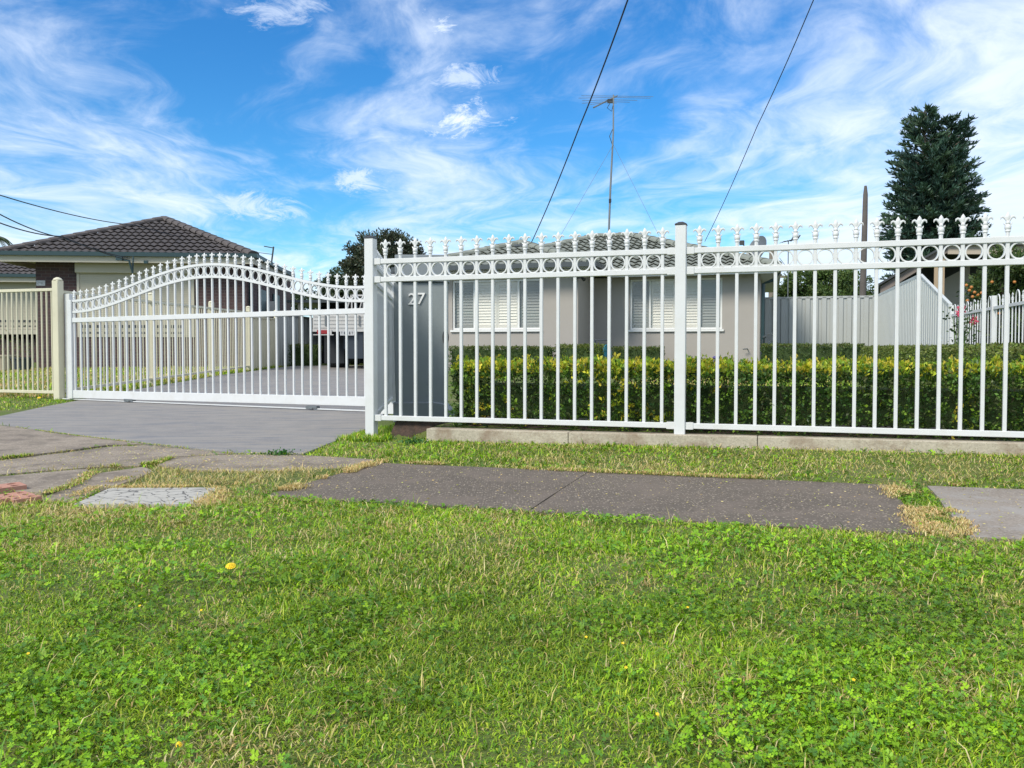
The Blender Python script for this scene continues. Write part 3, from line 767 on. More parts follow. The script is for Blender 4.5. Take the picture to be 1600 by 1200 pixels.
def picket(parent, s, z0, z1, w_=0.0225, m_=None, fin=True, y=0.0):
    key = (round(z1 - z0, 3), w_, (m_ or M_white).name)
    if key not in PICK_CACHE: PICK_CACHE[key] = bar(z1 - z0, w_, 'picket', m_ or M_white)
    o = place('picket', PICK_CACHE[key], parent, (s, y, z0))
    if fin: place('finial', FIN, o, (0, 0, z1 - z0))
    return o
CAPM = MB().add([(-.040, -.040, 0), (.040, -.040, 0), (.040, .040, 0), (-.040, .040, 0), (-.040, -.040, .008), (.040, -.040, .008), (.040, .040, .008), (-.040, .040, .008), (-.014, -.014, .024), (.014, -.014, .024), (.014, .014, .024), (-.014, .014, .024)],
                [(3, 2, 1, 0), (0, 1, 5, 4), (1, 2, 6, 5), (2, 3, 7, 6), (3, 0, 4, 7), (4, 5, 9, 8), (5, 6, 10, 9), (6, 7, 11, 10), (7, 4, 8, 11), (8, 9, 10, 11)]).mesh('post_cap', M_cap)
BRK = MB().box(-.028, .028, -.0235, .0235, -.0245, .0245).mesh('rail_bracket', M_white, 0.002)

# front fence
ff = empty('front_fence', (*FO, 0), FA, 'white steel front fence with fleur de lis spears and ring band along the footpath', 'fence')
POSTS = [0.0, 2.377, 4.754]
rise = 0.0012
def zr(s, z): return z + rise * s
for i, s in enumerate(POSTS):
    z0 = -0.05 if i == 0 else gz(*fw(s, 0))
    o = place('post', bar(1.555 - z0, 0.074, 'post', M_white, 0.003), ff, (s, 0, z0)); place('post_cap', CAPM, o, (0, 0, 1.555 - z0))
for i in range(2):
    s0, s1 = POSTS[i] + 0.037, POSTS[i + 1] - 0.037
    for z, nm in ((1.375, 'top_rail'), (1.236, 'middle_rail'), (0.163, 'bottom_rail')):
        mb = MB(); mb.box(0, s1 - s0, -0.019, 0.019, -0.019, 0.019)
        o = mb.build(nm, M_white, ff, (s0, 0, zr(s0, z)), (0, -rise, 0), bevel=0.003)
        place('rail_bracket', BRK, o, (0.027, 0, 0)); place('rail_bracket', BRK, o, (s1 - s0 - 0.027, 0, 0))
    ns = 18
    for k in range(ns):
        s = POSTS[i] + 0.126 + k * (2.377 - 0.252) / (ns - 1)
        picket(ff, s, zr(s, 0.150), zr(s, 1.395))
        if k < ns - 1:
            place('ring', RING, ff, (s + 0.0625, 0, zr(s, 1.3055)), (0, -rise, 0), (1.03, 1, 1.06))
# end post beyond the frame, and the return to the gate (solid sheet below the rings)
RS = FO[0], FO[1]
RE = PX(611.5, 8.367 * 1.0, 0.484)
rdir = math.atan2(RE[1] - RS[1], RE[0] - RS[0]); rlen = math.dist(RS, RE)
rf = empty('return_fence', (*RS, 0), rdir, 'short white return fence with spears and a solid lower sheet beside the driveway', 'fence')
for z, nm in ((1.375, 'top_rail'), (1.236, 'middle_rail'), (0.163, 'bottom_rail')):
    o = MB().box(0.04, rlen - 0.04, -0.019, 0.019, z - 0.019, z + 0.019).build(nm, M_white, rf, bevel=0.003)
n = int((rlen - 0.2) / 0.125)
for k in range(n):
    s = 0.126 + k * (rlen - 0.252) / (n - 1)
    picket(rf, s, 0.150, 1.395)
    if k < n - 1: place('ring', RING, rf, (s + (rlen - 0.252) / (n - 1) / 2, 0, 1.3055), (0, 0, 0), (1.1, 1, 1.06))
mb = MB(); mb.box(0.05, rlen - 0.05, 0.020, 0.024, 0.19, 1.21)
mb.build('solid_sheet', M_white, rf)
o = place('end_post', bar(1.52, 0.10, 'end_post', M_white, 0.004), rf, (rlen, 0, -0.02)); place('post_cap', CAPM, o, (0, 0, 1.52), scale=(1.3, 1.3, 1))
mb = MB()
mb.add([(-.11, -.11, 0), (.11, -.11, 0), (.11, .11, 0), (-.11, .11, 0), (-.055, -.055, .13), (.055, -.055, .13), (.055, .055, .13), (-.055, .055, .13)], [(3, 2, 1, 0), (0, 1, 5, 4), (1, 2, 6, 5), (2, 3, 7, 6), (3, 0, 4, 7), (4, 5, 6, 7)])
mb.build('base_shoe', M_white, rf, (rlen, 0, 0.0))

# plinth under the front fence
mb = MB()
def fl(s, d, z): x, y = fw(s, d); return (x, y, z)
ss = [0.50, 1.6, 2.9, 4.6]; tops = [0.098, 0.103, 0.112, 0.122]
for a in range(3):
    s0, s1 = ss[a], ss[a + 1] - 0.004; t0, t1 = tops[a], tops[a + 1]
    mb.add([fl(s0, -.085, -.1), fl(s1, -.085, -.1), fl(s1, .075, -.1), fl(s0, .075, -.1), fl(s0, -.085, t0), fl(s1, -.085, t1), fl(s1, .075, t1), fl(s0, .075, t0)],
           [(3, 2, 1, 0), (0, 1, 5, 4), (1, 2, 6, 5), (2, 3, 7, 6), (3, 0, 4, 7), (4, 5, 6, 7)])
o = mb.build('fence_plinth', M_plinth, bevel=0.004); tag(o, 'low stained concrete plinth strip under the white front fence', 'plinth')

# garden soil behind the plinth
def soil(name, s0, s1, d0, d1, z, lab):
    n, m2 = max(3, int((s1 - s0) / 0.06)), max(3, int((d1 - d0) / 0.06)); vs = []; fc = []
    for j in range(m2 + 1):
        for i in range(n + 1):
            s = s0 + (s1 - s0) * i / n; d = d0 + (d1 - d0) * j / m2; x, y = fw(s, d)
            e_ = min(i, n - i, j, m2 - j); zz = z + mnoise.noise(Vector((x * 8, y * 8, 0))) * 0.018 + mnoise.noise(Vector((x * 24, y * 24, 4))) * 0.010
            if e_ == 0: zz = -0.06
            vs.append((x, y, zz))
    for j in range(m2):
        for i in range(n): a = j * (n + 1) + i; fc.append((a, a + 1, a + n + 2, a + n + 1))
    o = MB().add(vs, fc).build(name, M_dirt, smooth=False); tag(o, lab, kind='structure'); return o
soil('soil_bank', 0.13, 0.56, -0.03, 0.5, 0.135, 'bare dark earth bank under the fence at the driveway corner')
soil('garden_bed', 0.50, 4.5, 0.05, 1.35, 0.105, 'dark soil bed the front hedge grows in')

# ------------------------------------------------------------------ sliding gate
GK = 0.484; GC = 8.367
GL = PX(104, GC, GK); GR = PX(588, GC, GK); GANG = -math.atan(GK); glen = math.dist(GL, GR)
gate = empty('sliding_gate', (*GL, 0.0), GANG, 'white arched sliding driveway gate with spears and a curving band of rings', 'gate')
def gsl(px):
    p = PX(px, GC, GK); return math.dist(p, GL)
slope = 0.0075
s_l, s_r = gsl(114.5), gsl(590)
sp0, spN = gsl(117.5), gsl(570.7)
def gtop(s): tau = (s - sp0) / (spN - sp0); return 1.335 + slope * s + 0.365 * (0.5 - 0.5 * math.cos(2 * math.pi * min(max(tau, 0), 1.0)))
def gmid(s): return gtop(s) - 0.148
def arc(name, fz, th=0.030, dp=0.035):
    N = 64; vs = []; fc = []
    for i in range(N + 1):
        s = s_l + (s_r - s_l) * i / N; z = fz(s); dz_ = (fz(s + .01) - fz(s - .01)) / .02; k = th / 2 * math.sqrt(1 + dz_ * dz_)
        vs += [(s, -dp / 2, z - k), (s, dp / 2, z - k), (s, dp / 2, z + k), (s, -dp / 2, z + k)]
    for i in range(N):
        for j in range(4): fc.append((i * 4 + j, i * 4 + (j + 1) % 4, i * 4 + 4 + (j + 1) % 4, i * 4 + 4 + j))
    fc += [(0, 1, 2, 3), (N * 4 + 3, N * 4 + 2, N * 4 + 1, N * 4)]
    MB().add(vs, fc).build(name, M_white, gate, smooth=True)
arc('arched_top_rail', gtop); arc('arched_lower_rail', gmid)
def grail(name, z0, z1, dp):
    a = s_l - 0.02
    MB().box(0, s_r - a, -dp / 2, dp / 2, z0, z1).build(name, M_white, gate, (a, 0, slope * a), (0, -slope, 0), bevel=0.003)
grail('middle_rail', 1.045, 1.105, 0.046)
grail('bottom_rail', 0.028, 0.132, 0.052)
st = bar(1.33, 0.075, 'gate_stile', M_white, 0.003); place('gate_stile', st, gate, (s_l - 0.02, 0, 0.02))
mb = MB().box(-0.05, 0.05, -0.045, 0.045, -0.03, 1.44); mb.build('guide_post', M_white, gate, (-0.06 + 0.02, 0.09, 0), bevel=0.004)
MB().box(-0.15, glen + 0.3, -0.02, 0.02, 0.008, 0.020).build('ground_track', M_white, gate)
npk = 39; dsp = (spN - sp0) / (npk - 1)
for k in range(npk):
    s = sp0 + k * dsp; zt = gtop(s)
    o = place('picket', bar(zt - 0.13 + 0.004 - slope * s, 0.022, 'picket', M_white), gate, (s, 0, 0.126 + slope * s)); place('finial', FIN, o, (0, 0, zt - 0.13 - slope * s))
    if k < npk - 1:
        sm = s + dsp / 2; dz_ = (gtop(sm + .01) - gtop(sm - .01)) / .02
        place('ring', RING, gate, (sm, 0, (gtop(sm) + gmid(sm)) / 2), (0, -math.atan(dz_) * 0.5, 0), (1.02, 1, 1.18))
for px in (202, 488):
    s = gsl(px); place('roller_carriage', MB().cbox((0, 0, 0), (0.16, 0.06, 0.03)).cbox((0, -0.034, -0.012), (0.05, 0.012, 0.02)).mesh('roller_carriage', M_galv, 0.003), gate, (s, 0, 0.030))

# ------------------------------------------------------------------ cream fences
P0 = W(92, 543, 11.35)
def cream_run(root, A, B, z0a, z0b, h, posts, spacing, top_z=None):
    L = math.dist(A, B)
    for i in range(posts):
        t = i / (posts - 1) if posts > 1 else 0
        x = t * L
        yield x
cf = empty('cream_front_fence', (P0.x, P0.y, 0), math.radians(180) - math.atan(0.33), 'cream tubular picket fence left of the driveway, facing the street', 'fence')
PKC = MB().tube([(0, 0, 0), (0, 0, 1.40)], 0.0125, 8, cap=True).mesh('picket', M_cream, smooth=True)
def cream_post(parent, x, h, r=0.045):
    o = place('post', MB().box(-r, r, -r, r, -0.05, h - 0.02).mesh('post', M_cream, 0.006), parent, (x, 0, 0))
    place('post_cap', MB().lathe([(r * 1.12, 0), (r * 1.15, 0.012), (r * 0.9, 0.03), (r * 0.3, 0.045)], 10).mesh('post_cap', M_cream, smooth=True), o, (0, 0, h - 0.02))
cream_post(cf, 0, 1.64, 0.052)
for z in (0.10, 1.50): MB().box(0.05, 3.2, -0.02, 0.02, z - 0.02, z + 0.02).build('rail', M_cream, cf, bevel=0.003)
cream_post(cf, 3.25, 1.6)
for k in range(35): place('picket', PKC, cf, (0.11 + k * 0.089, 0, 0.10))
# side fence running back from the corner, stepping into solid sheets
A = (P0.x, P0.y); B = (-6.80, 24.0)
sang = math.atan2(B[1] - A[1], B[0] - A[0]); slen = math.dist(A, B)
cs = empty('cream_side_fence', (*A, 0), sang, 'cream picket fence running back along the driveway and ending in solid cream sheets', 'fence')
posts = [3.3, 6.7, 9.7, slen]
def sgz(s): x = A[0] + math.cos(sang) * s; y = A[1] + math.sin(sang) * s; return gz(x, y) + 0.012
for s in posts: 
    o = place('post', MB().box(-.05, .05, -.05, .05, -0.1, 1.58).mesh('post', M_cream, 0.006), cs, (s, 0, sgz(s)))
    place('post_cap', MB().lathe([(.058, 0), (.06, .012), (.045, .03), (.015, .04)], 10).mesh('post_cap', M_cream, smooth=True), o, (0, 0, 1.58))
PKS = MB().tube([(0, 0, 0), (0, 0, 1.33)], 0.0100, 6).mesh('picket', M_cream, smooth=True)
k = 0.09
seg = [0.0] + posts[:3]
for a in range(3):
    s0, s1 = seg[a] + 0.05, seg[a + 1] - 0.05
    for z in (0.10, 1.46):
        za, zb = sgz(s0) + z, sgz(s1) + z
        MB().add([(s0, -.02, za - .02), (s1, -.02, zb - .02), (s1, .02, zb - .02), (s0, .02, za - .02), (s0, -.02, za + .02), (s1, -.02, zb + .02), (s1, .02, zb + .02), (s0, .02, za + .02)],
                 [(3, 2, 1, 0), (0, 1, 5, 4), (1, 2, 6, 5), (2, 3, 7, 6), (3, 0, 4, 7), (4, 5, 6, 7)]).build('rail', M_cream, cs)
    n = int((s1 - s0) / 0.128)
    for j in range(n): s = s0 + 0.06 + j * (s1 - s0 - 0.12) / (n - 1); place('picket', PKS, cs, (s, 0, sgz(s) + 0.12))
SHEET = MB().add([(x, y, z) for z in (0, 1) for x, y in ((0, 0), (.02, .03), (.10, .03), (.12, 0), (.20, 0))], [(i, i + 1, i + 6, i + 5) for i in range(4)])
def sheets(parent, s0, s1, zfun, hfun, m_, w_=0.2, y=0.0, capm=None):
    n = max(1, round((s1 - s0) / w_)); w2 = (s1 - s0) / n
    for k in range(n):
        a = s0 + k * w2; z0 = zfun(a); h0, h1 = hfun(a), hfun(a + w2)
        prof = [(0.0, 0.004), (w2 * .10, .034), (w2 * .60, .034), (w2 * .70, 0), (w2 + .002, 0)]
        vs = [(x, yy, 0) for x, yy in prof] + [(x, yy, h0 + (h1 - h0) * x / w2) for x, yy in prof]
        vs += [(x, yy + .006, zz) for x, yy, zz in vs]
        fc = [(i, i + 1, i + 6, i + 5) for i in range(4)] + [(i + 10, i + 15, i + 16, i + 11) for i in range(4)] + [(i + 5, i + 6, i + 16, i + 15) for i in range(4)] + [(0, 5, 15, 10), (4, 14, 19, 9)]
        MB().add(vs, fc).build('fence_sheet', m_, parent, (a, y, z0))
    mb = MB(); za, zb = zfun(s0) + hfun(s0), zfun(s1) + hfun(s1)
    mb.add([(s0, y - .012, za - .03), (s1, y - .012, zb - .03), (s1, y + .04, zb - .03), (s0, y + .04, za - .03), (s0, y - .012, za + .02), (s1, y - .012, zb + .02), (s1, y + .04, zb + .02), (s0, y + .04, za + .02)],
           [(3, 2, 1, 0), (0, 1, 5, 4), (1, 2, 6, 5), (2, 3, 7, 6), (3, 0, 4, 7), (4, 5, 6, 7)])
    mb.build('capping', capm or m_, parent)
sheets(cs, 9.75, slen - 0.05, lambda s: sgz(s), lambda s: 1.36, M_cream)
gsf = empty('grey_side_fence', (*B, 0), math.atan2(7, 0.05), 'blue grey sheet fence behind the end of the cream side fence', 'fence')
sheets(gsf, 0.05, 7.0, lambda s: 0.15, lambda s: 1.55, M_slabsheet if 'M_slabsheet' in globals() else M_grey_sheet)

# ------------------------------------------------------------------ roofs
def tile_mesh(m_, w_=0.40, l=0.38, amp=0.024, waves=2, th=0.034):
    n = 8 * waves // 2 + 1; vs = []; fc = []
    for i in range(n):
        u = i / (n - 1); x = (u - 0.5) * w_; z = amp * math.cos(2 * math.pi * waves * u)
        vs += [(x, 0, z + 0.036), (x, 0.0, z + 0.020 + th), (x, l, z + 0.002)]
    for i in range(n - 1):
        a, b = i * 3, i * 3 + 3
        fc += [(a, b, b + 1, a + 1), (a + 1, b + 1, b + 2, a + 2)]
    mb = MB().add(vs, fc); me = mb.mesh('roof_tile', m_, fix=False); return me, (vs, fc)
def plane_matrix(o, ex, eu):
    ex = Vector(ex).normalized(); eu = Vector(eu).normalized(); ez = ex.cross(eu).normalized()
    return Matrix(((ex.x, eu.x, ez.x, o[0]), (ex.y, eu.y, ez.y, o[1]), (ex.z, eu.z, ez.z, o[2]), (0, 0, 0, 1)))
TILEB = {}
def tile_face(parent, corners, m_, as_parts=True, w_=0.40, ex_row=0.34):
    """corners: 3D points, first two along the eave; tiles laid over the polygon"""
    c = [Vector(p) for p in corners]
    ex = (c[1] - c[0]).normalized(); nrm = ex.cross(c[-1] - c[0]).normalized(); eu = nrm.cross(ex).normalized()
    M = plane_matrix(c[0], ex, eu)
    loc2 = [((p - c[0]).dot(ex), (p - c[0]).dot(eu)) for p in c]
    if m_.name not in TILEB: TILEB[m_.name] = tile_mesh(m_)
    me, (tv, tf) = TILEB[m_.name]
    maxy = max(p[1] for p in loc2); minx = min(p[0] for p in loc2); maxx = max(p[0] for p in loc2)
    n = len(loc2)
    def side(x, y):
        return min(((loc2[(i + 1) % n][0] - loc2[i][0]) * (y - loc2[i][1]) - (loc2[(i + 1) % n][1] - loc2[i][1]) * (x - loc2[i][0])) / math.dist(loc2[i], loc2[(i + 1) % n]) for i in range(n))
    rows = int(maxy / ex_row) + 1; joined = MB()
    for r in range(rows):
        y = r * ex_row - 0.03; cx_ = minx + (r % 2) * w_ / 2 - w_ / 2
        while cx_ < maxx + w_:
            cx_ += w_
            yy = max(y, 0) if r == 0 else y
            cs4 = [(cx_ - w_ / 2, yy + 0.0), (cx_ + w_ / 2, yy + 0.0), (cx_ + w_ / 2, yy + 0.35), (cx_ - w_ / 2, yy + 0.35)]
            sd = [side(a, b + (0.04 if r == 0 else 0)) for a, b in cs4]
            if max(sd) <= 0 and side(cx_, yy + 0.18) <= 0: continue
            jz = random.uniform(0, 0.006)
            if min(sd) > -0.002 or (r == 0 and min(sd[2:]) > 0 and min(sd[:2]) > -0.1):
                if as_parts:
                    o = place('roof_tile', me, parent); o.matrix_basis = M @ Matrix.Translation((cx_, y, jz))
                else:
                    joined.add([M @ (Vector(v) + Vector((cx_, y, jz))) for v in tv], tf)
                continue
            bm = bmesh.new(); vv = [bm.verts.new((v[0] + cx_, v[1] + y, v[2] + jz)) for v in tv]
            for f in tf: bm.faces.new([vv[i] for i in f])
            for i in range(1, n):
                a, b = loc2[i], loc2[(i + 1) % n]; no = Vector((b[1] - a[1], -(b[0] - a[0]), 0)).normalized()
                bmesh.ops.bisect_plane(bm, geom=bm.verts[:] + bm.edges[:] + bm.faces[:], plane_co=(a[0], a[1], 0), plane_no=no, clear_outer=True)
                if not bm.faces: break
            if bm.faces:
                if as_parts:
                    m2 = bpy.data.meshes.new('roof_tile'); bm.to_mesh(m2); m2.materials.append(m_)
                    o = place('roof_tile', m2, parent); o.matrix_basis = M
                else:
                    bm.verts.index_update()
                    joined.add([M @ v.co for v in bm.verts], [tuple(v.index for v in f.verts) for f in bm.faces])
            bm.free()
    if joined.v:
        o = place('roof_tiles', joined.mesh('roof_tiles', m_, fix=False), parent); o['kind'] = 'stuff'
    # sarking sheet just under the tiles
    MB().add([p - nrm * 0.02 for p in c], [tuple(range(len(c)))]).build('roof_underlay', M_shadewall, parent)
def ridge_caps(parent, a, b, m_, r=0.165, step=0.36):
    a, b = Vector(a), Vector(b); L = (b - a).length; n = max(1, round(L / step)); st_ = L / n
    key = ('cap', m_.name, round(st_, 2))
    if key not in TILEB:
        vs = []; fc = []; k = 7
        for j, (yy, rr) in enumerate(((0, r * 1.12), (st_ * 1.08, r * 0.94))):
            for i in range(k):
                an = math.radians(-8 + i * (196 / (k - 1))); vs.append((rr * math.cos(an), yy, rr * 0.55 * math.sin(an) - 0.012))
        for i in range(k - 1): fc.append((i, i + 1, k + i + 1, k + i))
        fc.append(tuple(range(k))[::-1]); fc.append(tuple(range(k, 2 * k)))
        TILEB[key] = MB().add(vs, fc).mesh('ridge_tile', m_, fix=True)
    d = (b - a).normalized(); ex = d.cross(Vector((0, 0, 1))).normalized(); ez = ex.cross(d)
    M = Matrix(((ex.x, d.x, ez.x, 0), (ex.y, d.y, ez.y, 0), (ex.z, d.z, ez.z, 0), (0, 0, 0, 1)))
    for i in range(n):
        p = a + d * (i * st_); o = place('ridge_tile', TILEB[key], parent); o.matrix_basis = Matrix.Translation(p) @ M
def hip_roof(parent, x0, x1, y0, y1, ze, pitch, m_, faces='flrb', parts='fr', rw=0.40):
    """hip roof with ridge along x (or pyramid); local coords of the parent"""
    wx, wy = x1 - x0, y1 - y0; h = min(wx, wy) / 2; zt = ze + h * pitch
    if wx >= wy: r0, r1 = (x0 + h, y0 + h), (x1 - h, y0 + h)
    else: r0, r1 = (x0 + h, y0 + h), (x0 + h, y1 - h)
    A_, B_, C_, D_ = (x0, y0, ze), (x1, y0, ze), (x1, y1, ze), (x0, y1, ze)
    R0, R1 = (*r0, zt), (*r1, zt)
    same = math.dist(r0, r1) < 0.05
    F_ = {}
    if wx >= wy: F_ = {'f': [A_, B_, R1, R0], 'r': [B_, C_, R1], 'b': [C_, D_, R0, R1], 'l': [D_, A_, R0]}
    else: F_ = {'f': [A_, B_, R0], 'r': [B_, C_, R1, R0], 'b': [C_, D_, R1], 'l': [D_, A_, R0, R1]}
    if same: F_ = {'f': [A_, B_, R0], 'r': [B_, C_, R0], 'b': [C_, D_, R0], 'l': [D_, A_, R0]}
    for k_ in faces: tile_face(parent, F_[k_], m_, k_ in parts, w_=rw)
    if wx >= wy: H = [(A_, R0), (B_, R1), (C_, R1), (D_, R0)]
    else: H = [(A_, R0), (B_, R0), (C_, R1), (D_, R1)]
    for a, b in H: ridge_caps(parent, Vector(a) + Vector((0, 0, .03)), Vector(b) + Vector((0, 0, .03)), m_)
    if not same: ridge_caps(parent, Vector(R0) + Vector((0, 0, .03)), Vector(R1) + Vector((0, 0, .03)), m_)
    return R0, R1
def gutter(parent, x0, x1, y0, y1, ztop, m_, fasc, fh=0.17, sides='flr'):
    # quad gutter and fascia round the eave rectangle
    g, t = 0.11, 0.11
    if 'f' in sides:
        MB().box(x0 - g, x1 + g, y0 - g, y0 - .002, ztop - t, ztop).build('gutter', m_, parent)
        MB().box(x0 + .002, x1 - .002, y0 + .002, y0 + .03, ztop - t - fh, ztop - .02).build('fascia', fasc, parent)
    if 'r' in sides:
        MB().box(x1 + .002, x1 + g, y0, y1, ztop - t, ztop).build('gutter', m_, parent)
        MB().box(x1 - .03, x1 - .002, y0 + .032, y1, ztop - t - fh, ztop - .02).build('fascia', fasc, parent)
    if 'l' in sides:
        MB().box(x0 - g, x0 - .002, y0, y1, ztop - t, ztop).build('gutter', m_, parent)
        MB().box(x0 + .002, x0 + .03, y0 + .032, y1, ztop - t - fh, ztop - .02).build('fascia', fasc, parent)
def wall_box(parent, x0, x1, y0, y1, z0, z1, m_, holes=(), th=0.12):
    """front wall (facing -y) with window openings plus the other three walls"""
    xs = sorted({x0, x1, *[h[0] for h in holes], *[h[1] for h in holes]}); zs = sorted({z0, z1, *[h[2] for h in holes], *[h[3] for h in holes]})
    mb = MB(); vid = {}
    for i in range(len(xs) - 1):
        for j in range(len(zs) - 1):
            cx_, cz = (xs[i] + xs[i + 1]) / 2, (zs[j] + zs[j + 1]) / 2
            if any(h[0] < cx_ < h[1] and h[2] < cz < h[3] for h in holes): continue
            mb.add([(xs[i], y0, zs[j]), (xs[i + 1], y0, zs[j]), (xs[i + 1], y0, zs[j + 1]), (xs[i], y0, zs[j + 1])], [(0, 1, 2, 3)])
    for a, b, c, d in holes:
        mb.add([(a, y0, c), (b, y0, c), (b, y0 + th, c), (a, y0 + th, c), (a, y0, d), (b, y0, d), (b, y0 + th, d), (a, y0 + th, d)], [(0, 1, 2, 3), (4, 7, 6, 5), (0, 3, 7, 4), (1, 5, 6, 2)])
    mb.add([(x1, y0, z0), (x1, y1, z0), (x1, y1, z1), (x1, y0, z1)], [(0, 1, 2, 3)])
    mb.add([(x0, y1, z0), (x0, y0, z0), (x0, y0, z1), (x0, y1, z1)], [(0, 1, 2, 3)])
    mb.add([(x1, y1, z0), (x0, y1, z0), (x0, y1, z1), (x1, y1, z1)], [(0, 1, 2, 3)])
    me = mb.mesh('wall', m_, fix=False); return place('wall', me, parent)

# ---- house 27 behind the white fence
HO = (0.0, 20.0)
h27 = empty('beige_house', (*HO, 0.0), FA, 'beige rendered brick house with white plantation shutters and grey green tiled hip roof', 'house')
gh = 0.15
def hs_(px, C): p = PX(px, C, K0); return p[0] * N0
w1 = (hs_(707, 20.0), hs_(845, 20.0), 1.140, 2.345)
C2 = 20.0 + 1.5 * N0
w2 = (hs_(955, C2), hs_(1097, C2), 1.150, 2.390)
wr = hs_(903, 20.0)
mr = hs_(1155, C2)
wall_box(h27, -2.35, wr, 0, 3.0, 0.0, 2.50, M_render, [w1])
wall_box(h27, wr - 0.5, mr, 1.5, 8.4, 0.0, 2.44, M_render, [w2])
MB().box(-2.83, wr + 0.44, -0.42, 2.0, 2.505, 2.515).build('soffit', M_fascia, h27)
MB().box(wr + 0.45, mr + 0.42, 1.05, 8.4, 2.445, 2.455).build('soffit', M_fascia, h27)
def shutter_window(parent, x0, x1, z0, z1, y0, split, darks):
    """frame, mullions and louvred shutter panels with every slat"""
    f = MB(); e = 0.045
    f.box(x0 + .003, x1 - .003, y0 + .03, y0 + .09, z0 + .003, z0 + e); f.box(x0 + .003, x1 - .003, y0 + .03, y0 + .09, z1 - e, z1 - .003)
    f.box(x0 + .003, x0 + e, y0 + .03, y0 + .09, z0 + e, z1 - e); f.box(x1 - e, x1 - .003, y0 + .03, y0 + .09, z0 + e, z1 - e)
    xs = [x0 + (x1 - x0) * t for t in split]
    for x in xs[1:-1]: f.box(x - .022, x + .022, y0 + .032, y0 + .088, z0 + e + .001, z1 - e - .001)
    win = f.build('window', M_winframe, parent)
    MB().box(x0 - .04, x1 + .04, y0 - .05, y0 + .03, z0 - .05, z0 - .003).build('sill', M_winframe, win)
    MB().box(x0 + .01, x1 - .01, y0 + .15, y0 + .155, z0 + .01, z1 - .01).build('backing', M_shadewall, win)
    MB().box(x0 + e, x1 - e, y0 + .056, y0 + .060, z0 + e, z1 - e).build('pane', M_glass, win)
    cache = {}
    for i in range(len(xs) - 1):
        a, b = xs[i] + .022, xs[i + 1] - .022; m_ = M_shut_slat_dk if darks[i] else M_shut_slat
        sub = [(a, b)] if not (not darks[i] and b - a > 0.7) else [(a, (a + b) / 2 - .002), ((a + b) / 2 + .002, b)]
        for (p, q_) in sub:
            st_ = 0.045
            mb = MB(); mb.box(p, p + st_, y0 + .10, y0 + .125, z0 + e, z1 - e); mb.box(q_ - st_, q_, y0 + .10, y0 + .125, z0 + e, z1 - e)
            mb.box(p + st_, q_ - st_, y0 + .10, y0 + .125, z0 + e, z0 + e + .07); mb.box(p + st_, q_ - st_, y0 + .10, y0 + .125, z1 - e - .07, z1 - e)
            mb.build('shutter_frame', m_, win)
            L = q_ - p - 2 * st_; key = round(L, 3), m_.name
            if key not in cache:
                mm = MB(); mm.box(-L / 2, L / 2, -.036, .036, -.005, .005); cache[key] = mm.mesh('slat', m_)
            zz = z0 + e + .07 + .03; nsl = int((z1 - z0 - 2 * e - .14) / 0.066)
            stp = (z1 - z0 - 2 * e - .14) / nsl
            for k in range(nsl):
                place('slat', cache[key], win, ((p + q_) / 2, y0 + .1125, z0 + e + .07 + stp * (k + .5)), (math.radians(72), 0, 0))
        if darks[i]:
            pass
    return win
shutter_window(h27, w1[0], w1[1], w1[2], w1[3], 0, (0, .25, .75, 1), (True, False, True))
shutter_window(h27, w2[0], w2[1], w2[2], w2[3], 1.5, (0, .22, .76, 1), (True, False, True))
# main roof first, then the wing in front of it
hip_roof(h27, -3.0, 6.05, 1.0, 9.0, 2.60, 0.335, M_tile_gr, 'flrb', 'f')
hip_roof(h27, -2.80, 2.05, -0.45, 6.5, 2.63, 0.335, M_tile_gr, 'flr', 'fr')
gutter(h27, -2.80, 2.05, -0.45, 3.0, 2.66, M_gutter_dk, M_fascia, 0.02, 'flr')
gutter(h27, 2.17, 6.05, 1.0, 9.0, 2.62, M_fascia, M_fascia, 0.09, 'fr')
# downpipe, meter pipes, tap at the right corner
mb = MB(); mb.tube([(mr + .42, 1.4, 2.48), (mr + .30, 1.5, 2.30), (mr + .07, 1.56, 2.22), (mr + .07, 1.56, 0.2)], 0.045, 8); mb.build('downpipe', M_gutter_gr, h27)
mb = MB(); mb.tube([(mr + .07, 1.46, 0.95), (mr + .30, 1.46, 1.02)], 0.03, 6); mb.cbox((mr + .24, 1.46, 0.93), (.18, .12, .12)); mb.tube([(mr + .07, 1.46, .9), (mr + .02, 1.46, .5)], .012, 6); mb.build('gas_meter', M_gutter_dk, h27)
mb = MB(); mb.tube([(mr - .28, 1.49, .68), (mr - .28, 1.38, .68), (mr - .38, 1.36, .67)], 0.014, 6); mb.build('garden_tap', M_galv, h27)
mb = MB(); mb.tube([(mr + .20, 1.2, 0.1), (mr + .20, 1.2, .66), (mr + .38, 1.2, .66)], 0.028, 6); mb.build('standpipe', M_gutter_gr, h27)
# twin security light under the soffit
mb = MB(); mb.cbox((wr + .05, -.03, 2.36), (.10, .05, .08)); mb.tube([(wr + .0, -.05, 2.34), (wr - .07, -.12, 2.28)], [.025, .045], 8); mb.tube([(wr + .1, -.05, 2.34), (wr + .17, -.12, 2.28)], [.025, .045], 8)
mb.build('security_light', M_cap, h27)
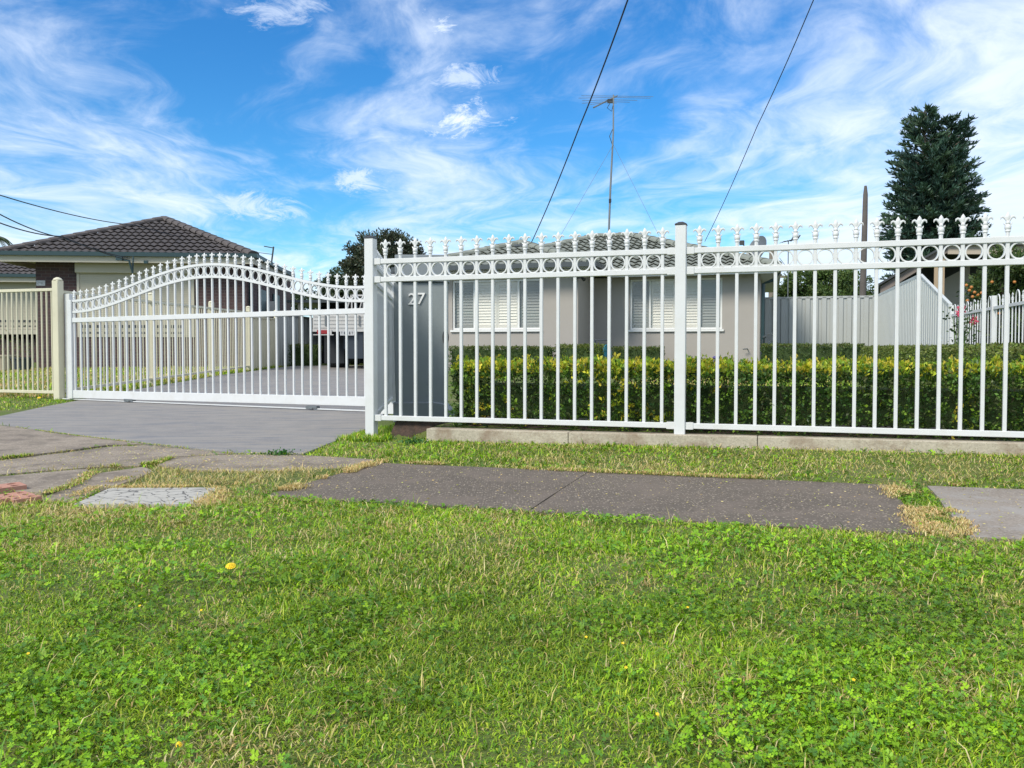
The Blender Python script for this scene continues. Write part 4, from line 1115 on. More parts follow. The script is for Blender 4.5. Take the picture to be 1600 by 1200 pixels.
# service bracket with bundled cables at the wing roof
px_, pz = 0.0, 0
p = W(812, 386, 21.6)
brx, bry = (p.x - HO[0] - 0, p.y - HO[1])
lx = (brx - K0 * bry) / N0; ly = (bry + K0 * brx) / N0
mb = MB(); mb.lathe([(0.16, -0.4), (0.17, 0.12), (0.19, 0.16), (0.16, 0.20), (0.02, 0.22)], 12, (lx, ly, p.z - 0.16))
for k in range(10):
    a = k * 0.7; mb.tube([(lx, ly, p.z + 0.02), (lx + 0.22 * math.cos(a), ly + 0.1 * math.sin(a), p.z + 0.06 + .04 * math.sin(k)), (lx + 0.28 * math.cos(a), ly + .12 * math.sin(a), p.z - 0.14)], 0.012, 4)
mb.build('roof_ventilator', M_gutter_dk, h27)

# TV antenna on its mast
ax = W(950, 369, 24.1); at_ = W(957, 152, 24.1)
an = empty('tv_antenna', (ax.x, ax.y, ax.z - 0.05), 0, 'tall thin television antenna on a guyed mast above the roof ridge', 'antenna')
hM = at_.z - ax.z
mb = MB(); mb.tube([(0, 0, -0.2), (0.05, 0, hM * 0.33), (0.13, 0, hM * 0.75), (0.13, 0, hM + .05)], [.030, .030, .022, .019], 8); mb.build('mast', M_galv, an)
mb = MB(); mb.tube([(-0.47, -0.3, hM - 0.40), (0.30, 0.5, hM + 0.17)], 0.022, 6); mb.build('boom', M_galv, an)
for k, (t, l, dxx) in enumerate(((0.98, 1.9, 0.0), (0.86, 1.9, -0.1), (0.66, 1.45, -0.1), (0.50, 1.25, 0.0), (0.40, 0.7, 0.0))):
    cx_, cy_, cz_ = -0.47 + 0.77 * t, -0.3 + 0.8 * t, hM - 0.40 + 0.57 * t
    ll = l * 0.53
    mb = MB(); mb.tube([(cx_ - ll, cy_ + ll * 0.3, cz_ + 0.10 - 0.03 * k), (cx_, cy_, cz_), (cx_ + ll * .98, cy_ - ll * .5, cz_ - 0.17 * ll)], 0.0065, 5); mb.build('element', M_galv, an)
mb = MB(); mb.cbox((0.05, 0.1, hM - 0.10), (0.16, 0.10, 0.10)); mb.build('balun_box', M_cap, an)
mb = MB(); mb.tube([(0.05, 0.05, hM - .15), (-.05, 0, hM - .32), (0.08, 0, hM - .42), (.12, 0, hM - .25)], .010, 5)
mb.tube([(0.13, 0, hM * .78), (0.02, 0, hM * .72), (.10, 0, hM * .66)], .010, 5); mb.build('coax_loop', M_cable, an)
mb = MB(); mb.cbox((0.04, -.03, hM * 0.26), (0.07, 0.06, 0.10)); mb.build('mast_clamp', M_cap, an)
g0 = Vector((0.13, 0, hM * 0.66))
for (px, py, Y) in ((876, 368, 23.0), (1030, 372, 22.6)):
    q_ = W(px, py, Y); mb = MB(); mb.tube([g0, q_ - Vector(an.location)], 0.0045, 4); mb.build('guy_wire', M_galv, an)

# satellite dish at the right eave
p = W(1181, 391, 20.2)
dish = empty('satellite_dish', p, math.radians(-25), 'grey satellite dish on an arm at the right end of the beige house roof', 'dish')
mb = MB(); R_, n_ = 0.36, 20
vs = [(0, 0.06, 0)]; fc = []
for j, (rr, dd) in enumerate(((0.15, .05), (0.27, .02), (0.36, -.03))):
    for k in range(n_): a = 2 * math.pi * k / n_; vs.append((rr * math.cos(a) * .9, dd, rr * math.sin(a)))
for k in range(n_): fc.append((0, 1 + k, 1 + (k + 1) % n_))
for j in range(2):
    for k in range(n_): fc.append((1 + j * n_ + k, 1 + (j + 1) * n_ + k, 1 + (j + 1) * n_ + (k + 1) % n_, 1 + j * n_ + (k + 1) % n_))
base_n = len(vs); vs2 = vs + [(x, y + .012, z) for x, y, z in vs]; fc2 = fc + [tuple(i + base_n for i in f[::-1]) for f in fc] + [(1 + 2 * n_ + k, base_n + 1 + 2 * n_ + k, base_n + 1 + 2 * n_ + (k + 1) % n_, 1 + 2 * n_ + (k + 1) % n_) for k in range(n_)]
mb.add([(x, y, z) for x, y, z in vs2], fc2); o = mb.build('reflector', M_galv, dish, smooth=True); o.rotation_euler = (math.radians(-22), 0, math.radians(-40))
mb = MB(); mb.tube([(0, .1, 0), (0.1, .25, -.35), (.05, .35, -.55)], .022, 6); mb.build('mount', M_gutter_dk, dish)
mb = MB(); mb.tube([(-.02, .02, -.3), (-.28, -.30, .12)], .014, 5); mb.cbox((-.30, -.32, .15), (.1, .12, .1)); mb.build('receiver_arm', M_cap, dish)

# ---- service wires
def wire(label, pts, r, m_, name='overhead_wire'):
    P = []
    pts = [Vector(p) for p in pts]
    for a, b in zip(pts[:-1], pts[1:]):
        L = (b - a).length
        for k in range(12):
            t = k / 12; q_ = a.lerp(b, t); q_.z -= 4 * t * (1 - t) * L * 0.010; P.append(q_)
    P.append(pts[-1]); mb = MB(); mb.tube(P, r, 6); o = mb.build(name, m_); tag(o, label, 'wire', 'overhead service wires'); return o
wire('thick dark service wire rising from the beige roof past the antenna', [W(830, 380, 21.5), W(905, 200, 15.0), W(981, 0, 11.0), W(1040, -160, 9)], 0.0115, M_bluecable)
wire('thin dark wire rising steeply from the right half of the beige roof', [W(1100, 378, 21.0), W(1180, 200, 15.0), W(1268, 0, 11.2), W(1335, -160, 9)], 0.007, M_cable)
wire('topmost single black wire crossing above the brown roof at the left', [W(-120, 277, 12), W(0, 305, 14), W(215, 353, 22), W(427, 398, 31)], 0.010, M_cable)
wire('middle black wire sloping to the brown roof gutter', [W(-120, 288, 10), W(0, 334, 13), W(100, 372, 18), W(205, 404, 22.2)], 0.011, M_cable)
wire('lowest black wire sloping to the brown roof gutter', [W(-120, 322, 10), W(0, 348, 13), W(100, 370, 18), W(203, 407, 22.2)], 0.011, M_cable)

# ------------------------------------------------------------------ brick neighbour house
NA = math.radians(6.0)
nf = W(-2, 398, 22.5)
NHx, NHy = nf.x, nf.y
bh = empty('brick_house', (NHx, NHy, 0), NA, 'dark brick bungalow with brown tiled hip roof, green gutters and cream roller shutters', 'house')
ZE = 3.28
def bl(px, Yapprox):
    # local x of the point on the facade line seen at px
    u = (px - 800) / F; c, s_ = math.cos(NA), math.sin(NA); # facade: (NHx + c t, NHy + s t)
    return (u * NHy - NHx) / (c - u * s_)
ew = bl(398, 23)
hip_roof(bh, 0, ew, 0, 6.7, ZE, 0.43, M_tile_br, 'flrb', 'fr')
gutter(bh, 0, ew, 0, 6.7, ZE + .03, M_gutter_gr, M_fascia_cream, 0.17, 'flr')
xl = bl(58, 23) ; xr = bl(384, 23)
yf = 0.55
def blf(px):
    u = (px - 800) / F; c, s_ = math.cos(NA), math.sin(NA); ox, oy = NHx - s_ * yf, NHy + c * yf
    return (u * oy - ox) / (c - u * s_)
xl, xr = blf(58), blf(386)
shx0, shx1 = blf(124), blf(304)
wall_box(bh, xl, xr, yf, 8.5, 0.0, ZE - .1, M_brick, [(shx0, shx1, 1.0, 2.95)])
MB().box(0.05, ew - .05, 0.04, 6.65, ZE - .112, ZE - .10).build('soffit', M_fascia_cream, bh)
def roller(parent, x0, x1, z0, z1, y, boxh=0.28, holes=True):
    sh = MB(); n = int((z1 - z0 - boxh) / 0.052)
    zt = z1 - boxh
    vs = []
    for k in range(n):
        a = z0 + 0.0 + k * (zt - z0) / n; b = a + (zt - z0) / n
        sh.box(x0 + .07, x1 - .07, y - .012, y + .02, a + .010, b)
        sh.box(x0 + .07, x1 - .07, y, y + .018, a, a + .010)
    o = sh.build('roller_shutter', M_roller, parent)
    MB().box(x0, x1, y - .16, y + .02, z1 - boxh, z1).build('shutter_box', M_roller, o, bevel=0.01)
    for xx in (x0, x1 - .07): MB().box(xx, xx + .068, y - .03, y + .03, z0, z1 - boxh - .003).build('shutter_guide', M_fascia_cream, o)
    if holes:
        for row, hh in ((0.12, .045), (0.30, .085)):
            nh = int((x1 - x0 - .2) / 0.2)
            me = MB().box(-.05, .05, -.003, .003, -hh / 2, hh / 2).mesh('shutter_gap', M_shadewall)
            for k in range(nh): place('shutter_gap', me, o, (x0 + .16 + k * 0.2, y - .017, z0 + row))
    return o
roller(bh, shx0 - .02, shx1 + .02, 1.0, 3.06, yf - .02)
px_ = blf(66)
pl_ = MB().box(-.115, .115, -.012, 0, -.07, .07).build('house_number_plate', M_paleplate, bh, (px_, yf - .003, 0.71 + (HZ - 442.5) / F * (NHy + .6)))
mb = MB()
for gx0, seg_ in ((-.065, ((0, .035, .05, .006), (0, -.035, .05, .006), (0, 0, .05, .006), (.022, .017, .006, .04), (-.022, -.017, .006, .04))), (.0, ((-.018, .02, .006, .04), (0, 0, .044, .006), (.018, 0, .006, .08))), (.065, ((0, .035, .04, .006), (0, -.035, .04, .006), (.022, 0, .006, .07), (-.022, 0, .006, .07)))):
    for (cx_, cz_, ww, hh) in seg_: mb.cbox((gx0 + cx_, -.014, cz_), (ww, .003, hh))
mb.build('plate_digits', M_print, pl_)
# side wall fittings seen over the gate
MB().tube([(xr + .07, yf + .25, ZE - .12), (xr + .07, yf + .25, 0.2)], .05, 8).build('downpipe', M_gutter_gr, bh)
for yy in (2.2, 4.6):
    MB().box(xr + .001, xr + .05, yy, yy + 1.1, 1.35, 2.5).build('window', M_gutter_gr, bh)
MB().box(xr + .001, xr + .25, 3.7, 4.1, 1.75, 2.2).build('meter_box', M_fascia, bh)
# lower service bracket and insulators on the fascia
mb = MB(); bx = bl(206, 23); mb.tube([(bx - .2, -.14, ZE - .18), (bx + .05, -.25, ZE - .22), (bx + .12, -.2, ZE - .55)], .03, 6); mb.tube([(bx + .12, -.14, ZE - .1), (bx + .12, -.2, ZE - .55)], .022, 6); mb.cbox((bx - .22, -.2, ZE - .15), (.16, .1, .12)); mb.cbox((bx + .45, -.13, ZE - .24), (.1, .08, .08))
mb.build('wire_bracket', M_gutter_gr, bh)
mb = MB(); mb.tube([(ew + .05, 2.4, ZE + .0), (ew + .12, 2.4, ZE + .52)], .025, 6); mb.tube([(ew + .12, 2.4, ZE + .48), (ew - .15, 2.3, ZE + .52)], .015, 5); mb.build('mast_bracket', M_gutter_dk, bh)
# set-back left wing
WY = 7.0
hip_roof(bh, -9, 2.6, WY, WY + 3, ZE - 0.02, 0.43, M_tile_br, 'f', '')
gutter(bh, -9, 2.6, WY, WY + 3, ZE, M_gutter_gr, M_fascia_cream, 0.17, 'f')
wall_box(bh, -8.5, xl + .2, WY + .6, WY + 2.6, 0, ZE - .1, M_brick, [(-4.2, xl - .1, 1.0, 3.0)])
MB().box(-8.9, 2.5, WY + .04, WY + 2.9, ZE - .13, ZE - .12).build('soffit', M_fascia_cream, bh)
roller(bh, -4.3, xl - .02, 1.35, 3.05, WY + .55, 0.3)
MB().box(-4.3, xl - .02, WY + .35, WY + .6, 1.18, 1.34).build('sill', M_fascia_cream, bh)

# pots by the neighbour's wall
def planter(px, py, Y, r, h, m_, lab, plant=True):
    x, y = ((px - 800) / F * Y, Y); z0 = gz(x, y)
    e = empty('plant_pot', (x, y, z0), 0, lab, 'pot', 'pots along the neighbour wall')
    MB().lathe([(r * .72, 0), (r, h * .9), (r * 1.1, h * .9), (r * 1.1, h), (r * .9, h), (r * .85, h * .88)], 14).build('pot', m_, e, smooth=True)
    if plant:
        n = 60; C_ = RNG.normal(0, r * .6, (n, 3)); C_[:, 2] = np.abs(C_[:, 2]) * 1.6 + h + .05
        leafcloud('foliage', C_, RNG.uniform(.05, .09, n), np.array([[.06, .12, .03], [.12, .13, .04]]), e, ratio=.35)

# ------------------------------------------------------------------ foliage kit
def leafcloud(name, C_, size, cols, parent=None, ratio=0.5, outward=None, jitter=0.9, mat_=None, colarr=None, fold=0.15):
    """diamond leaves around points"""
    n = len(C_); size = np.asarray(size)
    d = RNG.normal(0, 1, (n, 3))
    if outward is not None: d = outward + d * jitter * 0.55
    d /= np.linalg.norm(d, axis=1, keepdims=True) + 1e-9
    r_ = RNG.normal(0, 1, (n, 3)); s_ = np.cross(d, r_); s_ /= np.linalg.norm(s_, axis=1, keepdims=True) + 1e-9
    nn = np.cross(d, s_)
    L = d * size[:, None]; Wd = s_ * (size * ratio * 0.5)[:, None]; Nn = nn * (size * fold)[:, None]
    V = np.empty((n, 4, 3)); V[:, 0] = C_; V[:, 1] = C_ + L * .5 + Wd + Nn; V[:, 2] = C_ + L; V[:, 3] = C_ + L * .5 - Wd + Nn
    b = np.arange(n)[:, None] * 4; loops = (b + [0, 1, 2, 3]).ravel()
    if colarr is None:
        colarr = cols[RNG.integers(0, len(cols), n)] * RNG.uniform(.7, 1.3, (n, 1))
    me = npmesh(name, V.reshape(-1, 3), loops, np.full(n, 4), mat_ or M_leaf, np.repeat(colarr, 4, 0))
    return place(name, me, parent, kind='stuff')

planter(8, 566, 21.5, .28, .42, M_pot, 'pale square shouldered pot behind the cream pickets at the far left', True)
planter(34, 566, 21.5, .26, .35, M_potdk, 'dark slate bowl pot right of the pale pot behind the cream pickets', True)

def hedge(label, s0, s1, d0, d1, z0, z1, dens, leaf, kind='front', frame=fw, lean=None, group='clipped garden hedges', name='hedge'):
    x0, y0 = frame((s0 + s1) / 2, (d0 + d1) / 2)
    e = empty(name, (x0, y0, z0), 0, label, 'hedge', group)
    L, D, H = s1 - s0, d1 - d0, z1 - z0
    faces_ = [('f', L * H), ('t', L * D), ('l', D * H), ('r', D * H), ('b', L * H * .25)]
    P, N_, TOP = [], [], []
    for nm, area in faces_:
        n = int(area * dens); u = RNG.random(n); v = RNG.random(n)
        dep = np.abs(RNG.normal(0, 1, n)) * 0.055 * (leaf / 0.024) ** .5
        if nm == 'f': s = s0 + u * L; d = d0 + dep; z = z0 + v * H; nr = (0, -1, 0.35)
        if nm == 'b': s = s0 + u * L; d = d1 - dep; z = z0 + v * H; nr = (0, 1, 0.2)
        if nm == 't': s = s0 + u * L; d = d0 + v * D; z = z1 - dep * .8; nr = (0, -.15, 1)
        if nm == 'l': s = s0 + dep; d = d0 + u * D; z = z0 + v * H; nr = (-1, 0, .2)
        if nm == 'r': s = s1 - dep; d = d0 + u * D; z = z0 + v * H; nr = (1, 0, .2)
        bump_ = (fbm(s, z + d * 1.3, 2.2, 41.0) * 0.05 + fbm(s, z + d * 1.3, 8.0, 43.0) * 0.035) * (1 if kind == 'front' else .5)
        if kind == 'front':
            shoot = RNG.random(n) < .13; push = np.where(shoot, RNG.uniform(.01, .055, n), 0)
            if nm == 'f': d = d - push
            if nm == 't': z = z + push * .8
        if nm == 'f': d = d - bump_
        if nm == 't': z = z + bump_ * .9
        if nm in 'f' and kind == 'front': # rounder shoulders, open legs near the soil
            keep = RNG.random(n) < np.clip(0.35 + (z - z0) / H * 3, 0, 1)
            s, d, z = s[keep], d[keep], z[keep]
        xw = FO[0] + (s + K0 * d) / N0 if frame is fw else None
        if frame is fw: yw = FO[1] + (d - K0 * s) / N0
        else:
            q_ = np.array([frame(a, b) for a, b in zip(s, d)]); xw, yw = q_[:, 0], q_[:, 1]
        o0 = np.array(frame(0, 0)); ea = np.array(frame(1, 0)) - o0; eb = np.array(frame(0, 1)) - o0
        nw = np.array([ea[0] * nr[0] + eb[0] * nr[1], ea[1] * nr[0] + eb[1] * nr[1], nr[2]])
        P.append(np.stack([xw, yw, z], 1)); N_.append(np.tile(nw, (len(z), 1))); TOP.append(np.clip((z - z0) / H, 0, 1))
    P = np.concatenate(P) - np.array([x0, y0, z0]); N_ = np.concatenate(N_); TOP = np.concatenate(TOP); n = len(P)
    # sprigs: several leaves share a tip
    per = 6 if kind == 'front' else 4
    C_ = np.repeat(P, per, 0) + RNG.normal(0, leaf * .35, (n * per, 3)); Nn = np.repeat(N_, per, 0); T = np.repeat(TOP, per)
    if kind == 'front':
        dk = np.array([(.08, .165, .036), (.12, .225, .045), (.048, .105, .034), (.20, .32, .05), (.11, .135, .055)])
        _pw = P + np.array([x0, y0, z0]); _sp = fs(_pw[:, 0], _pw[:, 1])
        base_c = np.repeat(dk[RNG.integers(0, 5, n)] * RNG.uniform(.6, 1.5, (n, 1)) * (1 + .45 * fbm(_sp, _pw[:, 2], 7.0, 71.0))[:, None], per, 0)
        pw = P + np.array([x0, y0, z0]); ss_ = fs(pw[:, 0], pw[:, 1])
        ty = fbm(ss_, pw[:, 2], 3.0, 51.0)
        pr = np.clip((TOP - .86) * 7, 0, .62) + np.clip(ty * 2.6 - .62, 0, .55) * .45
        yel = RNG.random(n) < pr
        yc = np.array([(.62, .60, .04), (.46, .56, .05), (.72, .60, .08), (.26, .42, .04)])[RNG.integers(0, 4, n)] * RNG.uniform(.7, 1.15, (n, 1))
        base_c = np.where(np.repeat(yel, per)[:, None], np.repeat(yc, per, 0), base_c)
        size = leaf * RNG.uniform(.6, 1.35, n * per) * np.where(np.repeat(yel, per), 1.1, 1)
        C_ += np.repeat((yel[:, None] * N_) * .012, per, 0)
    else:
        dk = np.array([(.060, .110, .028), (.080, .140, .034), (.105, .155, .045), (.048, .090, .028)])
        base_c = np.repeat(dk[RNG.integers(0, 4, n)] * RNG.uniform(.75, 1.3, (n, 1)), per, 0)
        tp = np.array([.15, .17, .045]); m_t = (T > .9) & (RNG.random(n * per) < .5)
        if kind == 'olive': base_c *= np.array([1.9, 1.55, 1.2])
        base_c = np.where(m_t[:, None], tp * RNG.uniform(.7, 1.2, (n * per, 1)), base_c)
        size = leaf * RNG.uniform(.7, 1.3, n * per)
    leafcloud('foliage', C_, size, None, e, .55, Nn / (np.linalg.norm(Nn, axis=1, keepdims=True)), 1.0, colarr=base_c)
    # branch framework inside
    mb = MB(); nst = max(3, int(L / (.16 if kind == 'front' else .5)))
    for k in range(nst):
        s = s0 + L * (k + random.uniform(.2, .8)) / nst
        for j in range(5 if kind == 'front' else 2):
            d = (d0 + d1) / 2 + random.uniform(-.1, .1); s2 = s + random.uniform(-.18, .18); d2 = d0 + random.uniform(0.02, D * .8)
            a = frame(s, d); c_ = frame((s + s2) / 2 + random.uniform(-.03, .03), (d + d2) / 2); b_ = frame(s2, d2)
            zt = z0 + H * random.uniform(.55, .95)
            mb.tube([(a[0] - x0, a[1] - y0, -.03), (c_[0] - x0, c_[1] - y0, (zt - z0) * .5), (b_[0] - x0, b_[1] - y0, zt - z0)], [.008, .006, .002], 4)
    mb.build('branches', M_twig, e, kind='stuff')
    # solid dark green block standing in for the shade between leaves
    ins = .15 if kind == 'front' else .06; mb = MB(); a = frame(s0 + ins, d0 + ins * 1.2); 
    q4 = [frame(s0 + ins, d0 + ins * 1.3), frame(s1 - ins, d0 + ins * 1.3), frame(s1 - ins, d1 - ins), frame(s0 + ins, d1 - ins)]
    mb.slab([(p_[0] - x0, p_[1] - y0) for p_ in q4], H * (.16 if kind == 'front' else 0), H - ins); mb.build('dark_core', M_inner, e)
    return e
M_inner = mat('hedge_core_shade', (.045, .075, .022), .95, .5, 30, .02, 40)

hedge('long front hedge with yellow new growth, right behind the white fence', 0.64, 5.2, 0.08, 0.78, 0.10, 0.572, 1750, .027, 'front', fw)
def hfw(s, d): return (HO[0] + (s + K0 * d) / N0, HO[1] + (d - K0 * s) / N0)
def hx(px, d): C = HO[1] + d * N0; return PX(px, C, K0)
def hsp(px, d): p_ = hx(px, d); return ((p_[0] - HO[0]) - K0 * (p_[1] - HO[1])) / N0
hedge('dark clipped hedge under the left shuttered window', hsp(700, -1.3), hsp(858, -1.3), -1.3, -.7, .10, .72, 600, .035, 'back', hfw)
hedge('short clipped hedge block left of the blue hose reel', hsp(868, -1.2), hsp(937, -1.2), -1.2, -.5, .10, .76, 600, .035, 'olive', hfw)
hedge('dark clipped hedge under the right shuttered window', hsp(955, .2), hsp(1033, .2), .2, .8, .10, .71, 600, .035, 'back', hfw)
hedge('dark clipped hedge in front of the grey sheet fence', hsp(1190, .0), hsp(1352, .0), .0, .8, .12, .775, 520, .035, 'back', hfw)

# boundary line towards the camera on the right:  X = 2.722 + K0*Y
def bfw(s, d):
    """s = depth along boundary (Y-like, towards the back), d = offset to the left"""
    o = (2.722 + K0 * 7.0, 7.0); e_ = (K0 / N0, 1 / N0); nl = (-1 / N0, K0 / N0)
    return (o[0] + e_[0] * s + nl[0] * d, o[1] + e_[1] * s + nl[1] * d)
def bfr(s, d): return bfw(d, s)   # hedge() wants (along, across); across faces away
hedge('olive green clipped hedge running back along the right boundary fence', -1.0, 11.0, .10, .75, .10, .715, 560, .030, 'olive', lambda s, d: bfw(s, .85 - d))
# hedge beside the truck
x, y = (470 - 800) / F * 24.5, 24.5
hedge('small dark hedge at the end of the driveway beside the grey fence', 0, .85, 0, .5, .14, .78, 500, .04, 'back', lambda s, d: (x - .35 + s, y + d))

# ------------------------------------------------------------------ letterbox pillar
LY = 7.95
lp = W(657, 640, LY)
lb = empty('letterbox_pillar', (lp.x, LY, 0.10), 0.0, 'tall dark grey rendered letterbox pillar with white house number 27', 'letterbox')
hw = (697 - 614) / 2 / F * LY; ztp = HC + (HZ - 399) / F * LY - .10; zl = HC + (HZ - 441) / F * LY - .10
mb = MB(); mb.prism([(-hw * .93, 0.0), (hw * 0.97, 0.0), (hw, .5), (hw, zl - .002), (-hw, zl - .002), (-hw, .9), (-hw * .97, .4)], 0, .18); mb.build('pillar_body', M_slab_grey, lb, bevel=.006)
mb = MB(); mb.box(-hw * .98 + .01, hw + .012, -.03, .21, zl, ztp); mb.build('pillar_cap', M_slab_top, lb, bevel=.006)
mb = MB(); mb.box(-hw * .55, hw * .6, -.034, -.026, zl + .01, zl + .025); mb.build('letter_slot', M_cap, lb)
mb = MB(); mb.prism([(-hw * 1.0, -.1), (hw * 1.25, -.1), (hw * 1.1, .02), (hw * .9, .075), (hw * .6, .09), (-hw * 1.0, .09)], -.07, .30); mb.build('footing', M_slab_top, lb, bevel=.008)
mb = MB(); zz = HC + (HZ - 527) / F * LY - .10
vs = [(hw - .012 + .030 * math.cos(a), .17 + .0 * math.cos(a), zz + .075 * math.sin(a)) for a in [i * math.pi / 8 for i in range(16)]]
mb.prism([(v[0], v[2]) for v in vs], -.012, .01); mb.build('lock_handle', M_cap, lb, bevel=.002)
def glyph(ch, size, loc, shear=0.12):
    cu = bpy.data.curves.new('numeral', 'FONT'); cu.body = ch; cu.size = size; cu.extrude = .006; cu.shear = shear; cu.offset = 0.001
    o = bpy.data.objects.new('numeral_src', cu); COL.objects.link(o); dg = bpy.context.evaluated_depsgraph_get(); me = bpy.data.meshes.new_from_object(o.evaluated_get(dg))
    bpy.data.objects.remove(o); me.materials.clear(); me.materials.append(M_num)
    o = place('numeral', me, lb, loc, (math.pi / 2, 0, 0)); return o
nz = HC + (HZ - 476) / F * LY - .10
glyph('2', .155, ((637.5 - 657) / F * LY, -.008, nz), .05); glyph('7', .155, ((651.5 - 657) / F * LY, -.008, nz + .004), .05)

# hose reel, shoes
p_ = hx(940, -.45); x0, y0 = p_
hr = empty('hose_reel', (x0, y0, .10), math.radians(-30), 'blue garden hose reel on the lawn between two clipped hedges', 'hose reel')
zc_ = .44
mb = MB()
for k in range(5): 
    R_ = .20 - .012 * k; mb.tube([(.04 * k - .08, R_ * math.cos(a), zc_ + R_ * math.sin(a)) for a in [i * math.pi / 10 for i in range(21)]], .016, 6, cap=False)
mb.build('hose', M_blue, hr, smooth=True)
for xx in (-.13, .13): MB().tube([(xx - .01, 0, zc_), (xx + .01, 0, zc_)], .24, 20).build('reel_disc', M_clearpl if xx < 0 else M_blue, hr)
mb = MB(); mb.tube([(-.16, -.2, 0), (-.16, 0, zc_), (-.16, .0, .78), (.16, 0, .78), (.16, 0, zc_), (.16, .2, 0)], .02, 6); mb.tube([(-.16, .2, 0), (-.16, 0, zc_)], .02, 6); mb.tube([(.16, -.2, 0), (.16, 0, zc_)], .02, 6); mb.build('reel_stand', M_darksteel, hr)
p_ = hx(1119, .2)
sh = empty('toy_cushion', (*p_, .30), math.radians(-15), 'small stack of violet striped fabric things by the house wall', 'cushion')
for k, (w_, zz) in enumerate(((.32, 0), (.28, .09), (.18, .18))):
    MB().cbox((.01 * k, 0, zz), (w_ * 1.1, .3, .075)).build('cushion_layer', M_purple, sh, bevel=.03, smooth=True)
MB().box(-.3, .3, -.25, .25, -.34, -.045).build('stand', M_paleplate, sh, bevel=.01)

# ------------------------------------------------------------------ truck
TY = 21.8
tx0 = (489 - 800) / F * TY
tg = .12
tr = empty('flatbed_truck', (tx0, TY, tg), math.radians(1.5), 'white flatbed truck seen from behind with mesh rack, parked at the end of the driveway', 'truck')
TW = 2.15; zt = HC + (HZ - 490) / F * TY - tg; zb = HC + (HZ - 514) / F * TY - tg
MB().box(0, TW, 0, .04, zb, zt).build('tailgate', M_truck, tr, bevel=.006)
for k in range(4): MB().box(.02, TW - .02, -.012, -.001, zb + .03 + k * (zt - zb) / 4.2, zb + .055 + k * (zt - zb) / 4.2).build('tailgate_rib', M_truck, tr)
for xx in (.32, 1.2, 1.9): MB().box(xx, xx + .035, -.035, -.013, zb + .08, zt - .05).build('latch', M_galv, tr)
for xx in (0.0, TW - .04): MB().box(xx, xx + .04, .042, 3.6, zb, zt).build('side_board', M_truck, tr)
MB().box(.04, TW - .04, .042, 3.6, zb, zb + .06).build('tray_floor', M_darksteel, tr)
MB().box(.0, TW, -.02, .06, zb - .07, zb - .003).build('rear_beam', M_truck, tr)
for xx in (.12, TW - .47):
    MB().box(xx, xx + .28, -.05, -.021, zb - .125, zb - .03).build('tail_lamp', M_red, tr); MB().box(xx + .29, xx + .38, -.05, -.021, zb - .14, zb - .02).build('lamp_bracket', M_truck, tr)
MB().box(.02, .55, -.055, -.01, zb - .165, zb - .142).build('bumper_strip', M_truck, tr)
pl2 = MB().box(.72, 1.09, -.05, -.035, zb - .17, zb - .04).build('number_plate', M_paleplate, tr)
mb = MB()
for k in range(5): mb.cbox((.765 + k * .068, -.052, zb - .105), (.035 if k % 2 else .012, .003, .07)); mb.cbox((.765 + k * .068, -.052, zb - .08 if k % 2 == 0 else zb - .13), (.04, .003, .012))
mb.build('plate_characters', M_print, pl2)
for xx in (.75, 1.25): MB().box(xx, xx + .08, .3, 5.6, .55, zb - .003).build('chassis_rail', M_darksteel, tr)
WH = MB().tube([(-.11, 0, 0), (.11, 0, 0)], .37, 20).mesh('wheel', M_black, smooth=True)
for xx, yy in ((.30, 1.5), (.54, 1.5), (TW - .3, 1.5), (TW - .54, 1.5), (.35, 4.6), (TW - .35, 4.6)): place('wheel', WH, tr, (xx, yy, .37))
for xx in (.12, TW - .66): MB().box(xx, xx + .54, .9, .92, .16, zb - .05).build('mudflap', M_black, tr)
MB().box(.85, 1.3, .05, .25, .3, zb - .07).build('tow_gear', M_darksteel, tr)
# headboard rack with mesh
rk0 = HC + (HZ - 478) / F * (TY + 3.5) - tg
mb = MB()
zt2 = HC + (HZ - 468) / F * TY - tg
for xx in (.42, .78, TW - .1): mb.box(xx, xx + .04, 3.5, 3.54, zb, zt2 + .35)
mb.box(.42, TW, 3.5, 3.54, zt2 + .3, zt2 + .35)
mb.tube([(.42, 3.52, zt2 + .33), (.22, 3.52, zt - .02)], .02, 5); mb.tube([(.78, 3.52, zt2 + .33), (.62, 3.52, zt + .0)], .02, 5); mb.build('rack_frame', M_truck, tr)
mb = MB()
for k in range(22): mb.tube([(.82 + k * .06, 3.52, zt - .05), (.82 + k * .06 + .12 * (1 if k % 2 else -1), 3.52, zt2 + .3)], .006, 4, cap=False)
mb.build('rack_mesh', M_galv, tr, kind='stuff')
mb = MB(); mb.prism([(0, 0), (1.7, 0), (1.7, 1.25), (1.2, 1.55), (.1, 1.55), (0, 1.2)], 0, 1.9, Matrix.Translation((.15, 5.6, .62)) @ Matrix.Rotation(math.radians(90), 4, 'Z') @ Matrix.Translation((0, -1.9, 0))); mb.build('cab', M_darksteel, tr, bevel=.03)

# open carport beyond the truck: posts, dark back wall, low roof
cpx0 = (505 - 800) / F * 30
cp = empty('carport', (cpx0, 26.5, .15), math.radians(1), 'dark carport behind the truck at the end of the driveway', 'carport')
MB().box(0, 5.2, 3.2, 3.3, 0, 2.0).build('back_wall', M_shadewall, cp)  # carport's shade is put into the wall colour
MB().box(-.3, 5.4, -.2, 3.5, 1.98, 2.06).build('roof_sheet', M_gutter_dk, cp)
for xx in (0, 2.5, 5.0): MB().box(xx, xx + .09, 0, .09, 0, 1.975).build('post', M_fascia_cream, cp)

